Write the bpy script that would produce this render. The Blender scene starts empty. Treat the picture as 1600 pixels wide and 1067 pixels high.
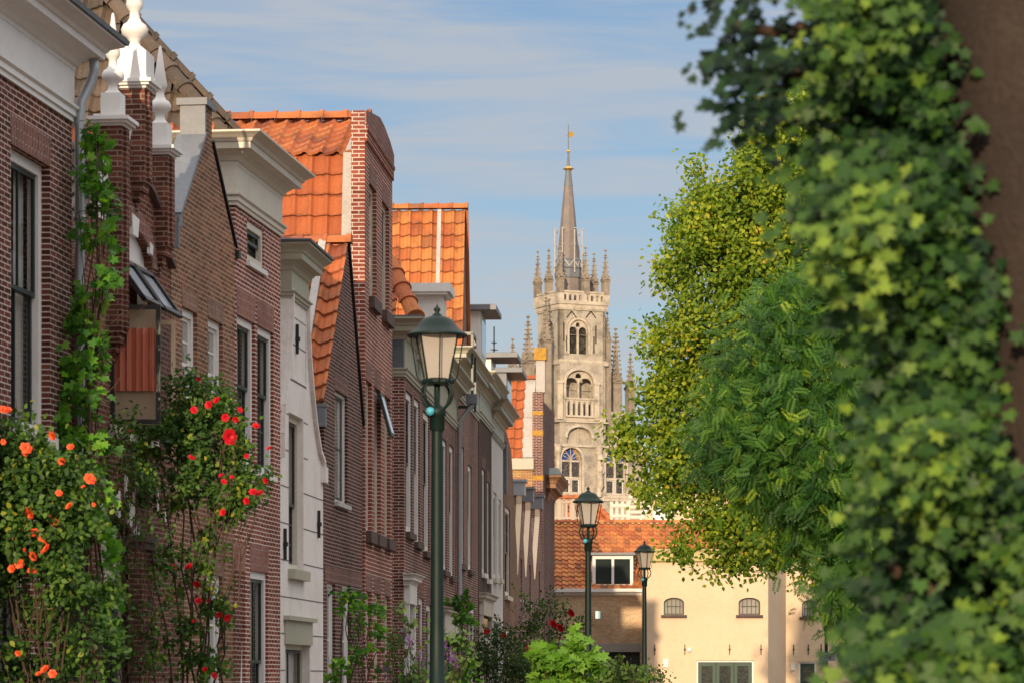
import bpy, bmesh, math, random
import numpy as np
from mathutils import Vector, Matrix
from mathutils.geometry import tessellate_polygon
R = math.radians
random.seed(7); rng = np.random.default_rng(11)
SC = bpy.context.scene; COL = SC.collection

# ---------------------------------------------------------------- camera, sky, sun
FPX, CX, HY, EYE = 5000.0, 800.0, 1060.0, 1.6      # focal length in photo pixels, horizon row, eye height
cd = bpy.data.cameras.new('camera'); cam = bpy.data.objects.new('camera', cd); COL.objects.link(cam)
cam.location = (0, 0, EYE); cam.rotation_euler = (R(90), 0, 0)
cd.sensor_width = 36; cd.lens = FPX/1600*36; cd.shift_y = (HY-533.5)/1600; cd.clip_start = .5; cd.clip_end = 6000
cd.dof.use_dof = True; cd.dof.focus_distance = 72; cd.dof.aperture_fstop = cd.lens/1000/.017
SC.camera = cam
SUN_EL, SUN_AZ = R(12.5), math.atan2(-.165, -1)        # sun low, behind the camera and a little to its left
w = bpy.data.worlds.new('World'); SC.world = w; w.use_nodes = True
nt = w.node_tree; nt.nodes.clear()
out = nt.nodes.new('ShaderNodeOutputWorld'); bg = nt.nodes.new('ShaderNodeBackground')
sky = nt.nodes.new('ShaderNodeTexSky'); sky.sky_type = 'NISHITA'; sky.sun_disc = False
sky.sun_elevation = SUN_EL; sky.sun_rotation = SUN_AZ; sky.air_density = 1.0; sky.dust_density = .6; sky.ozone_density = 3
tc = nt.nodes.new('ShaderNodeTexCoord'); mp = nt.nodes.new('ShaderNodeMapping'); mp.inputs['Scale'].default_value = (9, 9, 80)
mp.inputs['Rotation'].default_value = (0, R(4), 0)
nz = nt.nodes.new('ShaderNodeTexNoise'); nz.inputs['Scale'].default_value = 1.3; nz.inputs['Detail'].default_value = 8; nz.inputs['Roughness'].default_value = .55
nz.inputs['Distortion'].default_value = .6
cr = nt.nodes.new('ShaderNodeValToRGB'); cr.color_ramp.elements[0].position = .33; cr.color_ramp.elements[1].position = .62
cr.color_ramp.elements[0].color = (0, 0, 0, 1); cr.color_ramp.elements[1].color = (.75, .75, .75, 1)
mx = nt.nodes.new('ShaderNodeMix'); mx.data_type = 'RGBA'
tint = nt.nodes.new('ShaderNodeMix'); tint.data_type = 'RGBA'; tint.blend_type = 'MULTIPLY'; tint.inputs[0].default_value = 1
tint.inputs[7].default_value = (.59, .52, .52, 1)
nt.links.new(tc.outputs['Generated'], mp.inputs[0]); nt.links.new(mp.outputs[0], nz.inputs[0]); nt.links.new(nz.outputs[0], cr.inputs[0])
nt.links.new(sky.outputs[0], tint.inputs[6]); nt.links.new(tint.outputs[2], mx.inputs[6]); nt.links.new(cr.outputs[0], mx.inputs[0])
mx.inputs[7].default_value = (2.5, 2.6, 2.8, 1)
# added veil of bright cloud overhead, out of view, for neutral fill light
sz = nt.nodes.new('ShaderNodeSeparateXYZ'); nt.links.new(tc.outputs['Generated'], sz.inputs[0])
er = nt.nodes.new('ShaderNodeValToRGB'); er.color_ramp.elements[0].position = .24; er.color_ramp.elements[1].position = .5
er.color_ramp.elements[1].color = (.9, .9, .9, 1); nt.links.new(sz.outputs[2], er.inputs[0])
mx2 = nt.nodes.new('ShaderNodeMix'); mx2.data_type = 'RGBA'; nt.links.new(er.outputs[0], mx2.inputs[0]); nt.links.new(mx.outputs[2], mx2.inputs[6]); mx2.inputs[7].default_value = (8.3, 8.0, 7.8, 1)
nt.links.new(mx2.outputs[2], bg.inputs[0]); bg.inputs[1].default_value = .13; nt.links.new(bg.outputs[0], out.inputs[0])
sl = bpy.data.lights.new('sun', 'SUN'); sl.energy = 3.35; sl.angle = R(.5); sl.color = (1, .77, .51)
sun = bpy.data.objects.new('sun', sl); COL.objects.link(sun)
sdir = Vector((math.sin(SUN_AZ)*math.cos(SUN_EL), math.cos(SUN_AZ)*math.cos(SUN_EL), math.sin(SUN_EL)))
sun.rotation_euler = sdir.to_track_quat('Z', 'Y').to_euler()
SC.view_settings.view_transform = 'Standard'; SC.view_settings.look = 'None'; SC.view_settings.exposure = .66; SC.view_settings.gamma = 1
SC.cycles.max_bounces = 6; SC.cycles.transparent_max_bounces = 8

# ---------------------------------------------------------------- materials
class NB:
    def __init__(s, name, rough=.7, spec=.4, metal=0):
        s.m = bpy.data.materials.new(name); s.m.use_nodes = True; s.t = s.m.node_tree
        s.b = s.t.nodes['Principled BSDF']; s.b.inputs['Roughness'].default_value = rough
        s.b.inputs['Specular IOR Level'].default_value = spec; s.b.inputs['Metallic'].default_value = metal
    def n(s, typ, **kw):
        x = s.t.nodes.new(typ)
        for k, v in kw.items():
            if k[0] == '_': setattr(x, k[1:], v)
            else: x.inputs[k.replace('_', ' ')].default_value = v
        return x
    def l(s, a, b): s.t.links.new(a, b)
    def uv(s): return s.n('ShaderNodeTexCoord').outputs['UV']
    def obj(s): return s.n('ShaderNodeTexCoord').outputs['Object']
    def noise(s, co, scale, detail=4, rough=.6):
        x = s.n('ShaderNodeTexNoise', Scale=scale, Detail=detail, Roughness=rough); s.l(co, x.inputs[0]); return x.outputs[0]
    def ramp(s, f, stops):
        x = s.n('ShaderNodeValToRGB'); e = x.color_ramp.elements
        while len(e) < len(stops): e.new(.5)
        for i, (p, c) in enumerate(stops):
            e[i].position = p; e[i].color = (*c, 1) if len(c) == 3 else c
        s.l(f, x.inputs[0]); return x.outputs[0]
    def mix(s, f, a, b, mode='MIX'):
        x = s.n('ShaderNodeMix', _data_type='RGBA', _blend_type=mode)
        for i, v in ((0, f), (6, a), (7, b)):
            if isinstance(v, (int, float)): x.inputs[i].default_value = v
            elif isinstance(v, tuple): x.inputs[i].default_value = (*v, 1)
            else: s.l(v, x.inputs[i])
        return x.outputs[2]
    def bump(s, h, st=.4, dist=.02):
        x = s.n('ShaderNodeBump', Strength=st, Distance=dist); s.l(h, x.inputs['Height']); s.l(x.outputs[0], s.b.inputs['Normal'])
    def col(s, c):
        if isinstance(c, tuple): s.b.inputs['Base Color'].default_value = (*c, 1)
        else: s.l(c, s.b.inputs['Base Color'])
        return s.m

def brick_mat(name, c1, c2, mortar, bw=.21, bh=.0583, ms=.0075, soldier=False, dirt=.5, pale=None):
    k = NB(name, .9, .12); co = k.uv()
    if soldier:
        sp = k.n('ShaderNodeSeparateXYZ'); k.l(co, sp.inputs[0]); cb = k.n('ShaderNodeCombineXYZ')
        k.l(sp.outputs[1], cb.inputs[0]); k.l(sp.outputs[0], cb.inputs[1]); bc = cb.outputs[0]
    else: bc = co
    wob = k.n('ShaderNodeTexNoise', Scale=1.2, Detail=2); k.l(co, wob.inputs[0])
    wv = k.n('ShaderNodeVectorMath', _operation='SCALE'); wv.inputs[3].default_value = .02
    k.l(wob.outputs[1], wv.inputs[0]); av = k.n('ShaderNodeVectorMath', _operation='ADD'); k.l(bc, av.inputs[0]); k.l(wv.outputs[0], av.inputs[1])
    br = k.n('ShaderNodeTexBrick', Scale=1, Mortar_Size=ms, Mortar_Smooth=.25, Bias=0, Brick_Width=bw, Row_Height=bh,
             Color1=(*c1, 1), Color2=(*c2, 1), Mortar=(*mortar, 1)); k.l(av.outputs[0], br.inputs[0])
    c = br.outputs[0]
    big = k.noise(co, .9, 5)
    c = k.mix(k.ramp(big, [(.3, (1-dirt*.0,)*3), (.75, (0, 0, 0))]), k.mix(dirt, c, (.55, .5, .48), 'MULTIPLY'), c)
    pt = k.noise(co, .45, 6, .7); c = k.mix(1, c, k.ramp(pt, [(.32, (.66, .62, .60)), (.5, (1, 1, 1)), (.7, (1.3, 1.16, 1.06))]), 'MULTIPLY')
    st = k.noise(co, 2.6, 5, .75); c = k.mix(k.ramp(st, [(.58, (0, 0, 0)), (.8, (.45, .45, .45))]), c, (.035, .028, .025))
    fine = k.noise(co, 14, 3)
    c = k.mix(.55, c, k.ramp(fine, [(.25, (.55, .55, .55)), (.75, (1.3, 1.3, 1.3))]), 'MULTIPLY')
    k.bump(br.outputs[1], -.5, .012)
    return k.col(c)

def tile_mat(name, cols, dark=(.03, .025, .02), moss=(.25, .16, .06), amt=.45):
    """clay tiles: one random tone per tile (tile index sits in the UV's integer part), lichens, soot and darker row edges on top"""
    k = NB(name, .75, .2); co = k.uv()
    fl = k.n('ShaderNodeVectorMath', _operation='FLOOR'); k.l(co, fl.inputs[0])
    wn = k.n('ShaderNodeTexWhiteNoise', _noise_dimensions='2D'); k.l(fl.outputs[0], wn.inputs[0])
    n = len(cols); c = k.ramp(wn.outputs[0], [(i/max(1, n-1), cc) for i, cc in enumerate(cols)])
    o = k.obj(); d = k.noise(o, 2.2, 6, .7)
    c = k.mix(k.ramp(d, [(.5, (0, 0, 0)), (.5+.35*(1.2-amt), (amt,)*3)]), c, dark)
    d2 = k.noise(o, 5.5, 5, .75)
    c = k.mix(k.ramp(d2, [(.55, (0, 0, 0)), (.8, (amt, amt, amt))]), c, moss)
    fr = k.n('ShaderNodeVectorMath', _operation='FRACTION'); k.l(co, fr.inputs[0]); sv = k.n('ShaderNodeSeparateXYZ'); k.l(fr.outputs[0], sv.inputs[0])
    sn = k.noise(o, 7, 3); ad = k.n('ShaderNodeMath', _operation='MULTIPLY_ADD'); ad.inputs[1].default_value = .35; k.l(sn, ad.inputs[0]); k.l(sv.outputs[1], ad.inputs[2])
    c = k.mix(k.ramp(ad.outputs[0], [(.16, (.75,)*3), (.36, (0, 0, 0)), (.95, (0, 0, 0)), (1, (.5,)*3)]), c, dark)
    d3 = k.noise(o, 30, 4, .7)
    c = k.mix(.5, c, k.ramp(d3, [(.3, (.6, .6, .6)), (.7, (1.3, 1.3, 1.3))]), 'MULTIPLY')
    c = k.mix(.13, c, (.17, .13, .10))
    k.bump(d3, .25, .01)
    return k.col(c)

def paint(name, c, rough=.5, var=.25, grime=(.3, .27, .22), ga=.35, scale=3, bump=.1, metal=0, spec=.4):
    k = NB(name, rough, spec, metal); o = k.obj(); n1 = k.noise(o, scale, 6, .65); n2 = k.noise(o, scale*9, 4, .6)
    c = k.mix(k.ramp(n1, [(.45, (0, 0, 0)), (.8, (ga,)*3)]), c, grime)
    c = k.mix(var, c, k.ramp(n2, [(.3, (.6,)*3), (.7, (1.25,)*3)]), 'MULTIPLY')
    k.bump(n2, bump, .01); return k.col(c)

def leaf_mat(name, stops, trans=.45, rough=.5):
    k = NB(name, rough, .22); sp = k.n('ShaderNodeSeparateXYZ'); k.l(k.uv(), sp.inputs[0])
    c = k.ramp(sp.outputs[0], stops); k.col(c)
    tr = k.n('ShaderNodeBsdfTranslucent'); k.l(k.mix(1.0, c, (1.3, 1.5, .5), 'MULTIPLY'), tr.inputs[0])
    ms = k.n('ShaderNodeMixShader'); ms.inputs[0].default_value = trans
    k.l(k.b.outputs[0], ms.inputs[1]); k.l(tr.outputs[0], ms.inputs[2]); k.l(ms.outputs[0], k.t.nodes['Material Output'].inputs[0])
    return k.m

M = {}
M['br1'] = brick_mat('brick plum', (.060, .020, .016), (.165, .056, .042), (.52, .44, .39), ms=.0078)
M['br2'] = brick_mat('brick brown gable', (.075, .026, .018), (.19, .072, .048), (.28, .21, .17), dirt=.6)
M['br3'] = brick_mat('brick grey brown', (.125, .06, .034), (.27, .13, .074), (.40, .31, .24), dirt=.5)
M['br4'] = brick_mat('brick red', (.13, .03, .02), (.27, .082, .053), (.66, .57, .51), ms=.0078, dirt=.3)
M['br6'] = brick_mat('brick dark', (.04, .015, .012), (.125, .044, .033), (.34, .29, .27), dirt=.5)
M['br7'] = brick_mat('brick modern', (.15, .042, .027), (.28, .088, .058), (.58, .50, .45), bw=.22, bh=.068, ms=.0078, dirt=.2)
M['br8'] = brick_mat('brick row', (.075, .024, .018), (.20, .068, .047), (.48, .41, .37), ms=.0078, dirt=.35)
M['br10'] = brick_mat('brick sooty', (.045, .022, .017), (.10, .045, .032), (.22, .18, .16), dirt=.5)
M['bry'] = brick_mat('brick buff', (.50, .34, .20), (.66, .48, .30), (.5, .42, .32), dirt=.35)
M['bryel'] = brick_mat('brick yellow', (.55, .36, .14), (.38, .18, .09), (.16, .12, .1), dirt=.2)
for q, a, b in (('1', (.12, .05, .042), (.18, .08, .065)), ('3', (.15, .085, .055), (.22, .12, .08)), ('4', (.20, .07, .055), (.28, .12, .09)), ('7', (.15, .062, .055), (.2, .085, .07)), ('6', (.10, .04, .036), (.15, .06, .05))):
    M['sol'+q] = brick_mat('brick soldier '+q, a, b, (.34, .27, .24), soldier=True, dirt=.2)
M['white'] = paint('white paint', (.68, .66, .64), .45, .12, (.42, .38, .33), .35, 1.4, .04)
M['cream'] = paint('cream paint', (.56, .51, .43), .5, .15, (.38, .32, .24), .4, 2, .05)
M['olive'] = paint('olive cream paint', (.36, .345, .27), .5, .15, (.25, .22, .15), .4, 2, .05)
M['stucco'] = paint('white stucco', (.68, .635, .605), .8, .2, (.42, .36, .31), .5, 1.3, .3)
M['creamwall'] = paint('cream render', (.62, .47, .32), .85, .14, (.48, .35, .23), .5, .6, .2)
M['creamdark'] = paint('yellow ochre trim', (.42, .35, .14), .6, .1, (.3, .22, .1), .3, .8, .1)
M['lead'] = paint('lead sheet', (.125, .135, .155), .5, .3, (.22, .225, .235), .5, 2.2, .15, 0, .5)
M['leaddark'] = paint('dark lead', (.075, .09, .11), .5, .3, (.2, .2, .2), .4, 3, .15, 0, .5)
M['leadpale'] = paint('pale lead flashing', (.42, .395, .375), .7, .5, (.24, .22, .2), .6, 4, .4)
M['zinc'] = paint('zinc', (.33, .36, .39), .45, .2, (.5, .45, .4), .4, 5, .05, .5, .5)
M['slate'] = paint('slate', (.17, .145, .135), .6, .5, (.32, .24, .2), .5, 1.2, .3)
M['stone'] = paint('pale limestone', (.40, .35, .285), .9, .6, (.085, .075, .065), .95, .8, .6)
M['stoned'] = paint('weathered dark limestone', (.27, .225, .175), .9, .6, (.07, .06, .05), .9, 1.2, .6)
M['stonel'] = paint('light limestone', (.50, .435, .35), .9, .6, (.13, .11, .09), .85, 1.1, .6)
M['gold'] = paint('gilding', (.85, .5, .08), .35, .2, (.5, .3, .05), .3, 5, .05, .8)
M['black'] = paint('black iron', (.012, .012, .013), .5, .2, (.05, .03, .02), .3, 8)
M['sashg'] = paint('dark green sash paint', (.018, .026, .026), .35, .2, (.05, .05, .05), .3, 5)
M['green'] = paint('lamp green paint', (.004, .014, .012), .5, .4, (.011, .02, .017), .5, 6, .2, 0, .22)
M['greendoor'] = paint('door green paint', (.010, .045, .028), .4, .2, (.02, .03, .02), .3, 4)
M['blue'] = paint('blue cap', (.05, .32, .42), .4, .1)
M['sillst'] = paint('dark sill brick', (.075, .045, .04), .8, .4, (.2, .14, .12), .4, 6, .3)
M['wood'] = paint('worn wood', (.22, .11, .055), .7, .5, (.4, .26, .15), .6, 6, .3)
M['bark'] = paint('bark', (.034, .024, .019), .95, .6, (.055, .04, .03), .6, 5, 1.0)
M['stem'] = paint('stem', (.06, .035, .022), .9, .4, (.12, .08, .05), .5, 9, .4)
M['plank'] = paint('weathered boards', (.42, .35, .29), .8, .4, (.4, .32, .26), .5, 4, .2)
M['lichen'] = paint('yellow lichen stone', (.46, .25, .035), .95, .7, (.12, .10, .07), .9, 7, .6)
M['curtain'] = paint('red curtain and casement reflection', (.78, .24, .14), .9, .1, (.80, .35, .22), .5, 1.2, .02)  # also colours the imitated reflection in the open casement
M['cloth'] = paint('pale curtain', (.52, .49, .44), .9, .2, (.4, .36, .3), .4, 3, .05)
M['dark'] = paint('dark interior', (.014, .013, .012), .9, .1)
M['shade'] = paint('grey blind', (.09, .09, .09), .8, .2)
M['orangepot'] = paint('clay edge', (.42, .12, .035), .7, .4, (.1, .06, .04), .6, 4, .2)
M['path'] = brick_mat('pavers', (.22, .10, .07), (.30, .15, .11), (.12, .1, .08), bw=.2, bh=.1, ms=.008)
M['pave'] = brick_mat('pavement slabs', (.30, .28, .26), (.36, .33, .3), (.14, .13, .12), bw=.3, bh=.3, ms=.008)
M['soil'] = paint('soil', (.06, .045, .03), .95, .5, (.1, .08, .05), .5, 2, .8)
M['kerb'] = paint('kerb stone', (.3, .29, .27), .85, .3)
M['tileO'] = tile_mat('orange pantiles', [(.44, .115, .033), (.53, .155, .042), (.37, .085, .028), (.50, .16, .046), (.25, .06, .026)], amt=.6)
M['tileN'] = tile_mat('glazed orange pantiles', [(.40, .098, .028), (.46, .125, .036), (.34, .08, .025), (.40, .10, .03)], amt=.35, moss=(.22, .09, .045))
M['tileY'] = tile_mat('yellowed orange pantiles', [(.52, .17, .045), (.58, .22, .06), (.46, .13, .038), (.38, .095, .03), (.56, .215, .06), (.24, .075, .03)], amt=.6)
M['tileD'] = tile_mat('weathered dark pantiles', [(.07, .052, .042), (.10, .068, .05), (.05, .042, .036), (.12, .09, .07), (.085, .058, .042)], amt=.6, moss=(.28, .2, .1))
def glass_mat(name, c=(.015, .02, .02), rough=.06, spec=.5):
    k = NB(name, rough, spec); n = k.noise(k.obj(), 3.5, 2); k.bump(n, .25, .02)
    return k.col(k.mix(k.noise(k.obj(), 1.3, 2), c, tuple(v*2.2 for v in c)))
M['glass'] = glass_mat('window glass'); M['glassl'] = glass_mat('window glass with pale blind', (.16, .155, .14)); M['glasst'] = glass_mat('tilted glass with painted sky sheen', (.30, .33, .37), .1, .9)  # tilted glass: pale base colour stands in for reflected sky
k = NB('clear glass', .05, .5); k.col((.02, .02, .02)); tr = k.n('ShaderNodeBsdfTransparent'); ms = k.n('ShaderNodeMixShader'); ms.inputs[0].default_value = .72
k.l(k.b.outputs[0], ms.inputs[1]); k.l(tr.outputs[0], ms.inputs[2]); k.l(ms.outputs[0], k.t.nodes['Material Output'].inputs[0]); M['clear'] = k.m
k = NB('frosted lantern glass', .4, .5); k.col((.60, .55, .49)); tr = k.n('ShaderNodeBsdfTranslucent'); tr.inputs[0].default_value = (.7, .66, .6, 1); ms = k.n('ShaderNodeMixShader'); ms.inputs[0].default_value = .5
k.l(k.b.outputs[0], ms.inputs[1]); k.l(tr.outputs[0], ms.inputs[2]); k.l(ms.outputs[0], k.t.nodes['Material Output'].inputs[0]); M['frost'] = k.m
def stained():
    k = NB('stained glass', .3, .5); v = k.n('ShaderNodeTexVoronoi', Scale=2.2); k.l(k.obj(), v.inputs[0]); sp = k.n('ShaderNodeSeparateColor'); k.l(v.outputs['Color'], sp.inputs[0])
    return k.col(k.ramp(sp.outputs[0], [(0, (.012, .045, .28)), (.55, (.02, .07, .33)), (.6, (.35, .09, .03)), (.75, (.4, .28, .05)), (.85, (.02, .06, .26))]))
M['stained'] = stained()
def leaded():
    k = NB('leaded glass', .3, .5); v = k.n('ShaderNodeTexVoronoi', Scale=4.5, _feature='DISTANCE_TO_EDGE'); k.l(k.obj(), v.inputs[0])
    return k.col(k.ramp(v.outputs[0], [(0, (.16, .14, .12)), (.12, (.02, .02, .025))]))
M['leaded'] = leaded()
M['linden'] = leaf_mat('linden leaf', [(0, (.035, .085, .009)), (.35, (.115, .19, .016)), (.7, (.26, .325, .026)), (.95, (.43, .42, .035)), (1, (.55, .27, .03))], .4)
M['locust'] = leaf_mat('locust leaflet', [(0, (.012, .045, .010)), (.5, (.034, .105, .016)), (.85, (.09, .20, .022)), (1, (.26, .36, .03))], .35)
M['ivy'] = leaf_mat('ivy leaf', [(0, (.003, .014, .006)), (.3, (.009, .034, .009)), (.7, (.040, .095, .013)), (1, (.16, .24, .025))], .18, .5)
M['vine'] = leaf_mat('vine leaf', [(0, (.025, .085, .018)), (.5, (.07, .20, .025)), (.85, (.17, .36, .03)), (1, (.30, .46, .05))], .4)
M['roseleaf'] = leaf_mat('rose leaf', [(0, (.015, .038, .012)), (.5, (.045, .105, .02)), (.85, (.11, .20, .03)), (1, (.36, .33, .035))], .3)
M['maple'] = leaf_mat('bright maple leaf', [(0, (.06, .15, .018)), (.6, (.12, .26, .028)), (1, (.2, .35, .045))], .35)
M['shrub'] = leaf_mat('shrub leaf', [(0, (.014, .03, .012)), (.5, (.03, .065, .018)), (1, (.07, .12, .025))], .3)
M['lav'] = leaf_mat('soft shrub leaf', [(0, (.05, .10, .03)), (1, (.12, .2, .05))], .3)
M['petalo'] = leaf_mat('orange petal', [(0, (.60, .06, .02)), (1, (.90, .20, .07))], .15)
M['petalr'] = leaf_mat('red petal', [(0, (.42, .004, .012)), (1, (.70, .015, .03))], .2)
M['petalv'] = leaf_mat('violet petal', [(0, (.16, .06, .30)), (1, (.28, .10, .42))], .2)

# ---------------------------------------------------------------- builders
class MB:
    def __init__(s): s.v = []; s.f = []; s.mi = []; s.uvs = {}
    def face(s, pts, mi=0, uv=None):
        b = len(s.v); s.v += [tuple(p) for p in pts]; s.f.append(tuple(range(b, b+len(pts)))); s.mi.append(mi)
        if uv: s.uvs[len(s.f)-1] = uv
    def box(s, x0, x1, y0, y1, z0, z1, mi=0):
        p = [(x, y, z) for z in (z0, z1) for y in (y0, y1) for x in (x0, x1)]
        for q in ((0, 2, 3, 1), (4, 5, 7, 6), (0, 1, 5, 4), (2, 6, 7, 3), (0, 4, 6, 2), (1, 3, 7, 5)): s.face([p[i] for i in q], mi)
    def bar(s, a, b, wx, wz, mi=0, up=(0, 0, 1)):
        a, b = Vector(a), Vector(b); d = (b-a).normalized(); r = d.cross(Vector(up))
        if r.length < 1e-4: r = d.cross(Vector((0, 1, 0)))
        r.normalize(); u = r.cross(d); q = [r*sx*wx/2+u*sz*wz/2 for sx, sz in ((-1, -1), (1, -1), (1, 1), (-1, 1))]
        A = [a+k for k in q]; B = [b+k for k in q]
        for i in range(4): s.face([A[i], A[(i+1) % 4], B[(i+1) % 4], B[i]], mi)
        s.face(A[::-1], mi); s.face(B, mi)
    def tube(s, pts, rad, n=8, mi=0, cap=True):
        pts = [Vector(p) for p in pts]; rad = rad if isinstance(rad, (list, tuple)) else [rad]*len(pts); rings = []
        for i, p in enumerate(pts):
            d = (pts[min(i+1, len(pts)-1)]-pts[max(i-1, 0)]); d = d.normalized() if d.length > 1e-9 else Vector((0, 0, 1))
            r = d.cross(Vector((.13, .97, .2))).normalized(); u = r.cross(d)
            rings.append([p+(r*math.cos(6.2832*k/n)+u*math.sin(6.2832*k/n))*rad[i] for k in range(n)])
        b = len(s.v)
        for r_ in rings: s.v += [tuple(x) for x in r_]
        for i in range(len(rings)-1):
            for k in range(n):
                s.f.append((b+i*n+k, b+i*n+(k+1) % n, b+(i+1)*n+(k+1) % n, b+(i+1)*n+k)); s.mi.append(mi)
        if cap: s.f.append(tuple(b+k for k in range(n))[::-1]); s.mi.append(mi); s.f.append(tuple(b+(len(rings)-1)*n+k for k in range(n))); s.mi.append(mi)
    def lathe(s, prof, c=(0, 0, 0), n=20, mi=0, rot=0):
        b = len(s.v)
        for r, z in prof: s.v += [(c[0]+r*math.cos(6.2832*k/n+rot), c[1]+r*math.sin(6.2832*k/n+rot), c[2]+z) for k in range(n)]
        for i in range(len(prof)-1):
            for k in range(n): s.f.append((b+i*n+k, b+i*n+(k+1) % n, b+(i+1)*n+(k+1) % n, b+(i+1)*n+k)); s.mi.append(mi)
    def wall(s, outer, holes=(), y=0, thick=.3, reveal=.12, mi=0, rmi=None, sides=True, back=False):
        """upright slab in the local xz plane with real openings; every opening gets its reveal"""
        polys = [outer]+list(holes); tri = tessellate_polygon([[Vector((a, b, 0)) for a, b in p] for p in polys])
        flat = [q for p in polys for q in p]
        for t in tri:
            s.face([(flat[i][0], y, flat[i][1]) for i in t], mi)
            if back: s.face([(flat[i][0], y+thick, flat[i][1]) for i in t[::-1]], mi)
        def ring(p, dep, m_):
            for i in range(len(p)):
                a, b = p[i], p[(i+1) % len(p)]; s.face([(a[0], y, a[1]), (b[0], y, b[1]), (b[0], y+dep, b[1]), (a[0], y+dep, a[1])], m_)
        if sides: ring(outer, thick, mi)
        for h in holes: ring(h, reveal, mi if rmi is None else rmi)
    def mould(s, x0, x1, prof, back=.6, mi=0, ends=(1, 1), xo=1.0):
        """moulding: profile of (out, z) run round the front and both returns with mitred corners; local y is inward"""
        def row(o, z):
            return [(x0-(o*xo if ends[0] else 0), back, z), (x0-(o*xo if ends[0] else 0), -o, z), (x1+(o*xo if ends[1] else 0), -o, z), (x1+(o*xo if ends[1] else 0), back, z)]
        rows = [row(o, z) for o, z in prof]
        for a, b in zip(rows, rows[1:]):
            for k in range(3): s.face([a[k], a[k+1], b[k+1], b[k]], mi)
        s.face(rows[-1], mi); s.face(rows[0][::-1], mi)
        s.face([r[0] for r in rows]+[(x0, back, rows[-1][0][2])], mi)
    def build(s, name, mats, parent=None, smooth=False):
        me = bpy.data.meshes.new(name); me.from_pydata(s.v, [], s.f)
        for m_ in (mats if isinstance(mats, (list, tuple)) else [mats]): me.materials.append(M[m_] if isinstance(m_, str) else m_)
        me.polygons.foreach_set('material_index', s.mi)
        if smooth: me.polygons.foreach_set('use_smooth', [True]*len(s.f))
        uvl = me.uv_layers.new(name='UVMap'); me.update(); V = me.vertices; data = np.zeros((len(me.loops), 2), dtype=np.float32)
        for p in me.polygons:
            ex = s.uvs.get(p.index)
            if ex:
                for k, li in enumerate(p.loop_indices): data[li] = ex[k]
                continue
            n = p.normal; h = math.hypot(n.x, n.y)
            if h < .12: t = Vector((1, 0, 0)); b = Vector((0, 1, 0))
            else:
                t = Vector((-n.y/h, n.x/h, 0))
                if (t.x if abs(t.x) > abs(t.y) else t.y) < 0: t = -t
                b = n.cross(t)
                if b.z < 0: b = -b
            for li, vi in zip(p.loop_indices, p.vertices): c = V[vi].co; data[li] = (c.dot(t), c.dot(b))
        uvl.data.foreach_set('uv', data.ravel())
        o = bpy.data.objects.new(name, me); COL.objects.link(o)
        if parent: o.parent = parent
        return o

def tag(o, label=None, cat=None, group=None, kind=None):
    for k_, v_ in (('label', label), ('category', cat), ('group', group), ('kind', kind)):
        if v_: o[k_] = v_
    return o
def thing(name, label, cat, loc=(0, 0, 0), rz=0, group=None):
    o = bpy.data.objects.new(name, None); COL.objects.link(o); o.location = loc; o.rotation_euler = (0, 0, rz); o.empty_display_size = .3
    return tag(o, label, cat, group)
def copy_tree(o, parent=None):
    c = o.copy(); COL.objects.link(c); c.parent = parent
    for ch in [x for x in bpy.data.objects if x.parent == o]: copy_tree(ch, c)
    return c
def world_at(px, py, d): return Vector(((px-CX)/FPX*d, d, EYE+(HY-py)/FPX*d))

class Frame:
    """upright plane through two ground points; local x runs along it, local y goes into the building"""
    def __init__(s, x0, d0, x1, d1, off=0):
        s.p0 = Vector(((x0-CX)/FPX*d0, d0)); p1 = Vector(((x1-CX)/FPX*d1, d1)); s.u = (p1-s.p0).normalized(); s.L = (p1-s.p0).length
        s.n = Vector((-s.u.y, s.u.x)); s.p0 = s.p0+s.n*off; s.rz = math.atan2(s.u.y, s.u.x)
    def pt(s, px, py=HY, y=0):
        k = (px-CX)/FPX; o = s.p0+s.n*y; # (k t, t) = o + x u
        det = k*(-s.u.y)+s.u.x; t = (o.x*(-s.u.y)+s.u.x*o.y)/det; x = (Vector((k*t, t))-o).dot(s.u)
        return x, EYE+(HY-py)/FPX*t
    def x(s, px, y=0): return s.pt(px, HY, y)[0]
    def perp(s, px, py, x):
        """point of the plane local x = const (a face turned to the camera): returns (y, z)"""
        k = (px-CX)/FPX; o = s.p0+s.u*x; det = k*(-s.n.y)+s.n.x; t = (o.x*(-s.n.y)+s.n.x*o.y)/det
        return (Vector((k*t, t))-o).dot(s.n), EYE+(HY-py)/FPX*t
    def loc(s): return (s.p0.x, s.p0.y, 0)

def rect(x0, x1, z0, z1): return [(x0, z0), (x1, z0), (x1, z1), (x0, z1)]
def arch(x0, x1, z0, zs, rise, n=10, pointed=0):
    w_ = x1-x0; c = (x0+x1)/2; p = [(x0, z0), (x1, z0), (x1, zs)]
    for i in range(1, n):
        a = math.pi*i/n; t = math.cos(a); z = math.sin(a)**(1.0 if not pointed else .8)
        p.append((c+t*w_/2, zs+rise*z))
    return p+[(x0, zs)]

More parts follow.
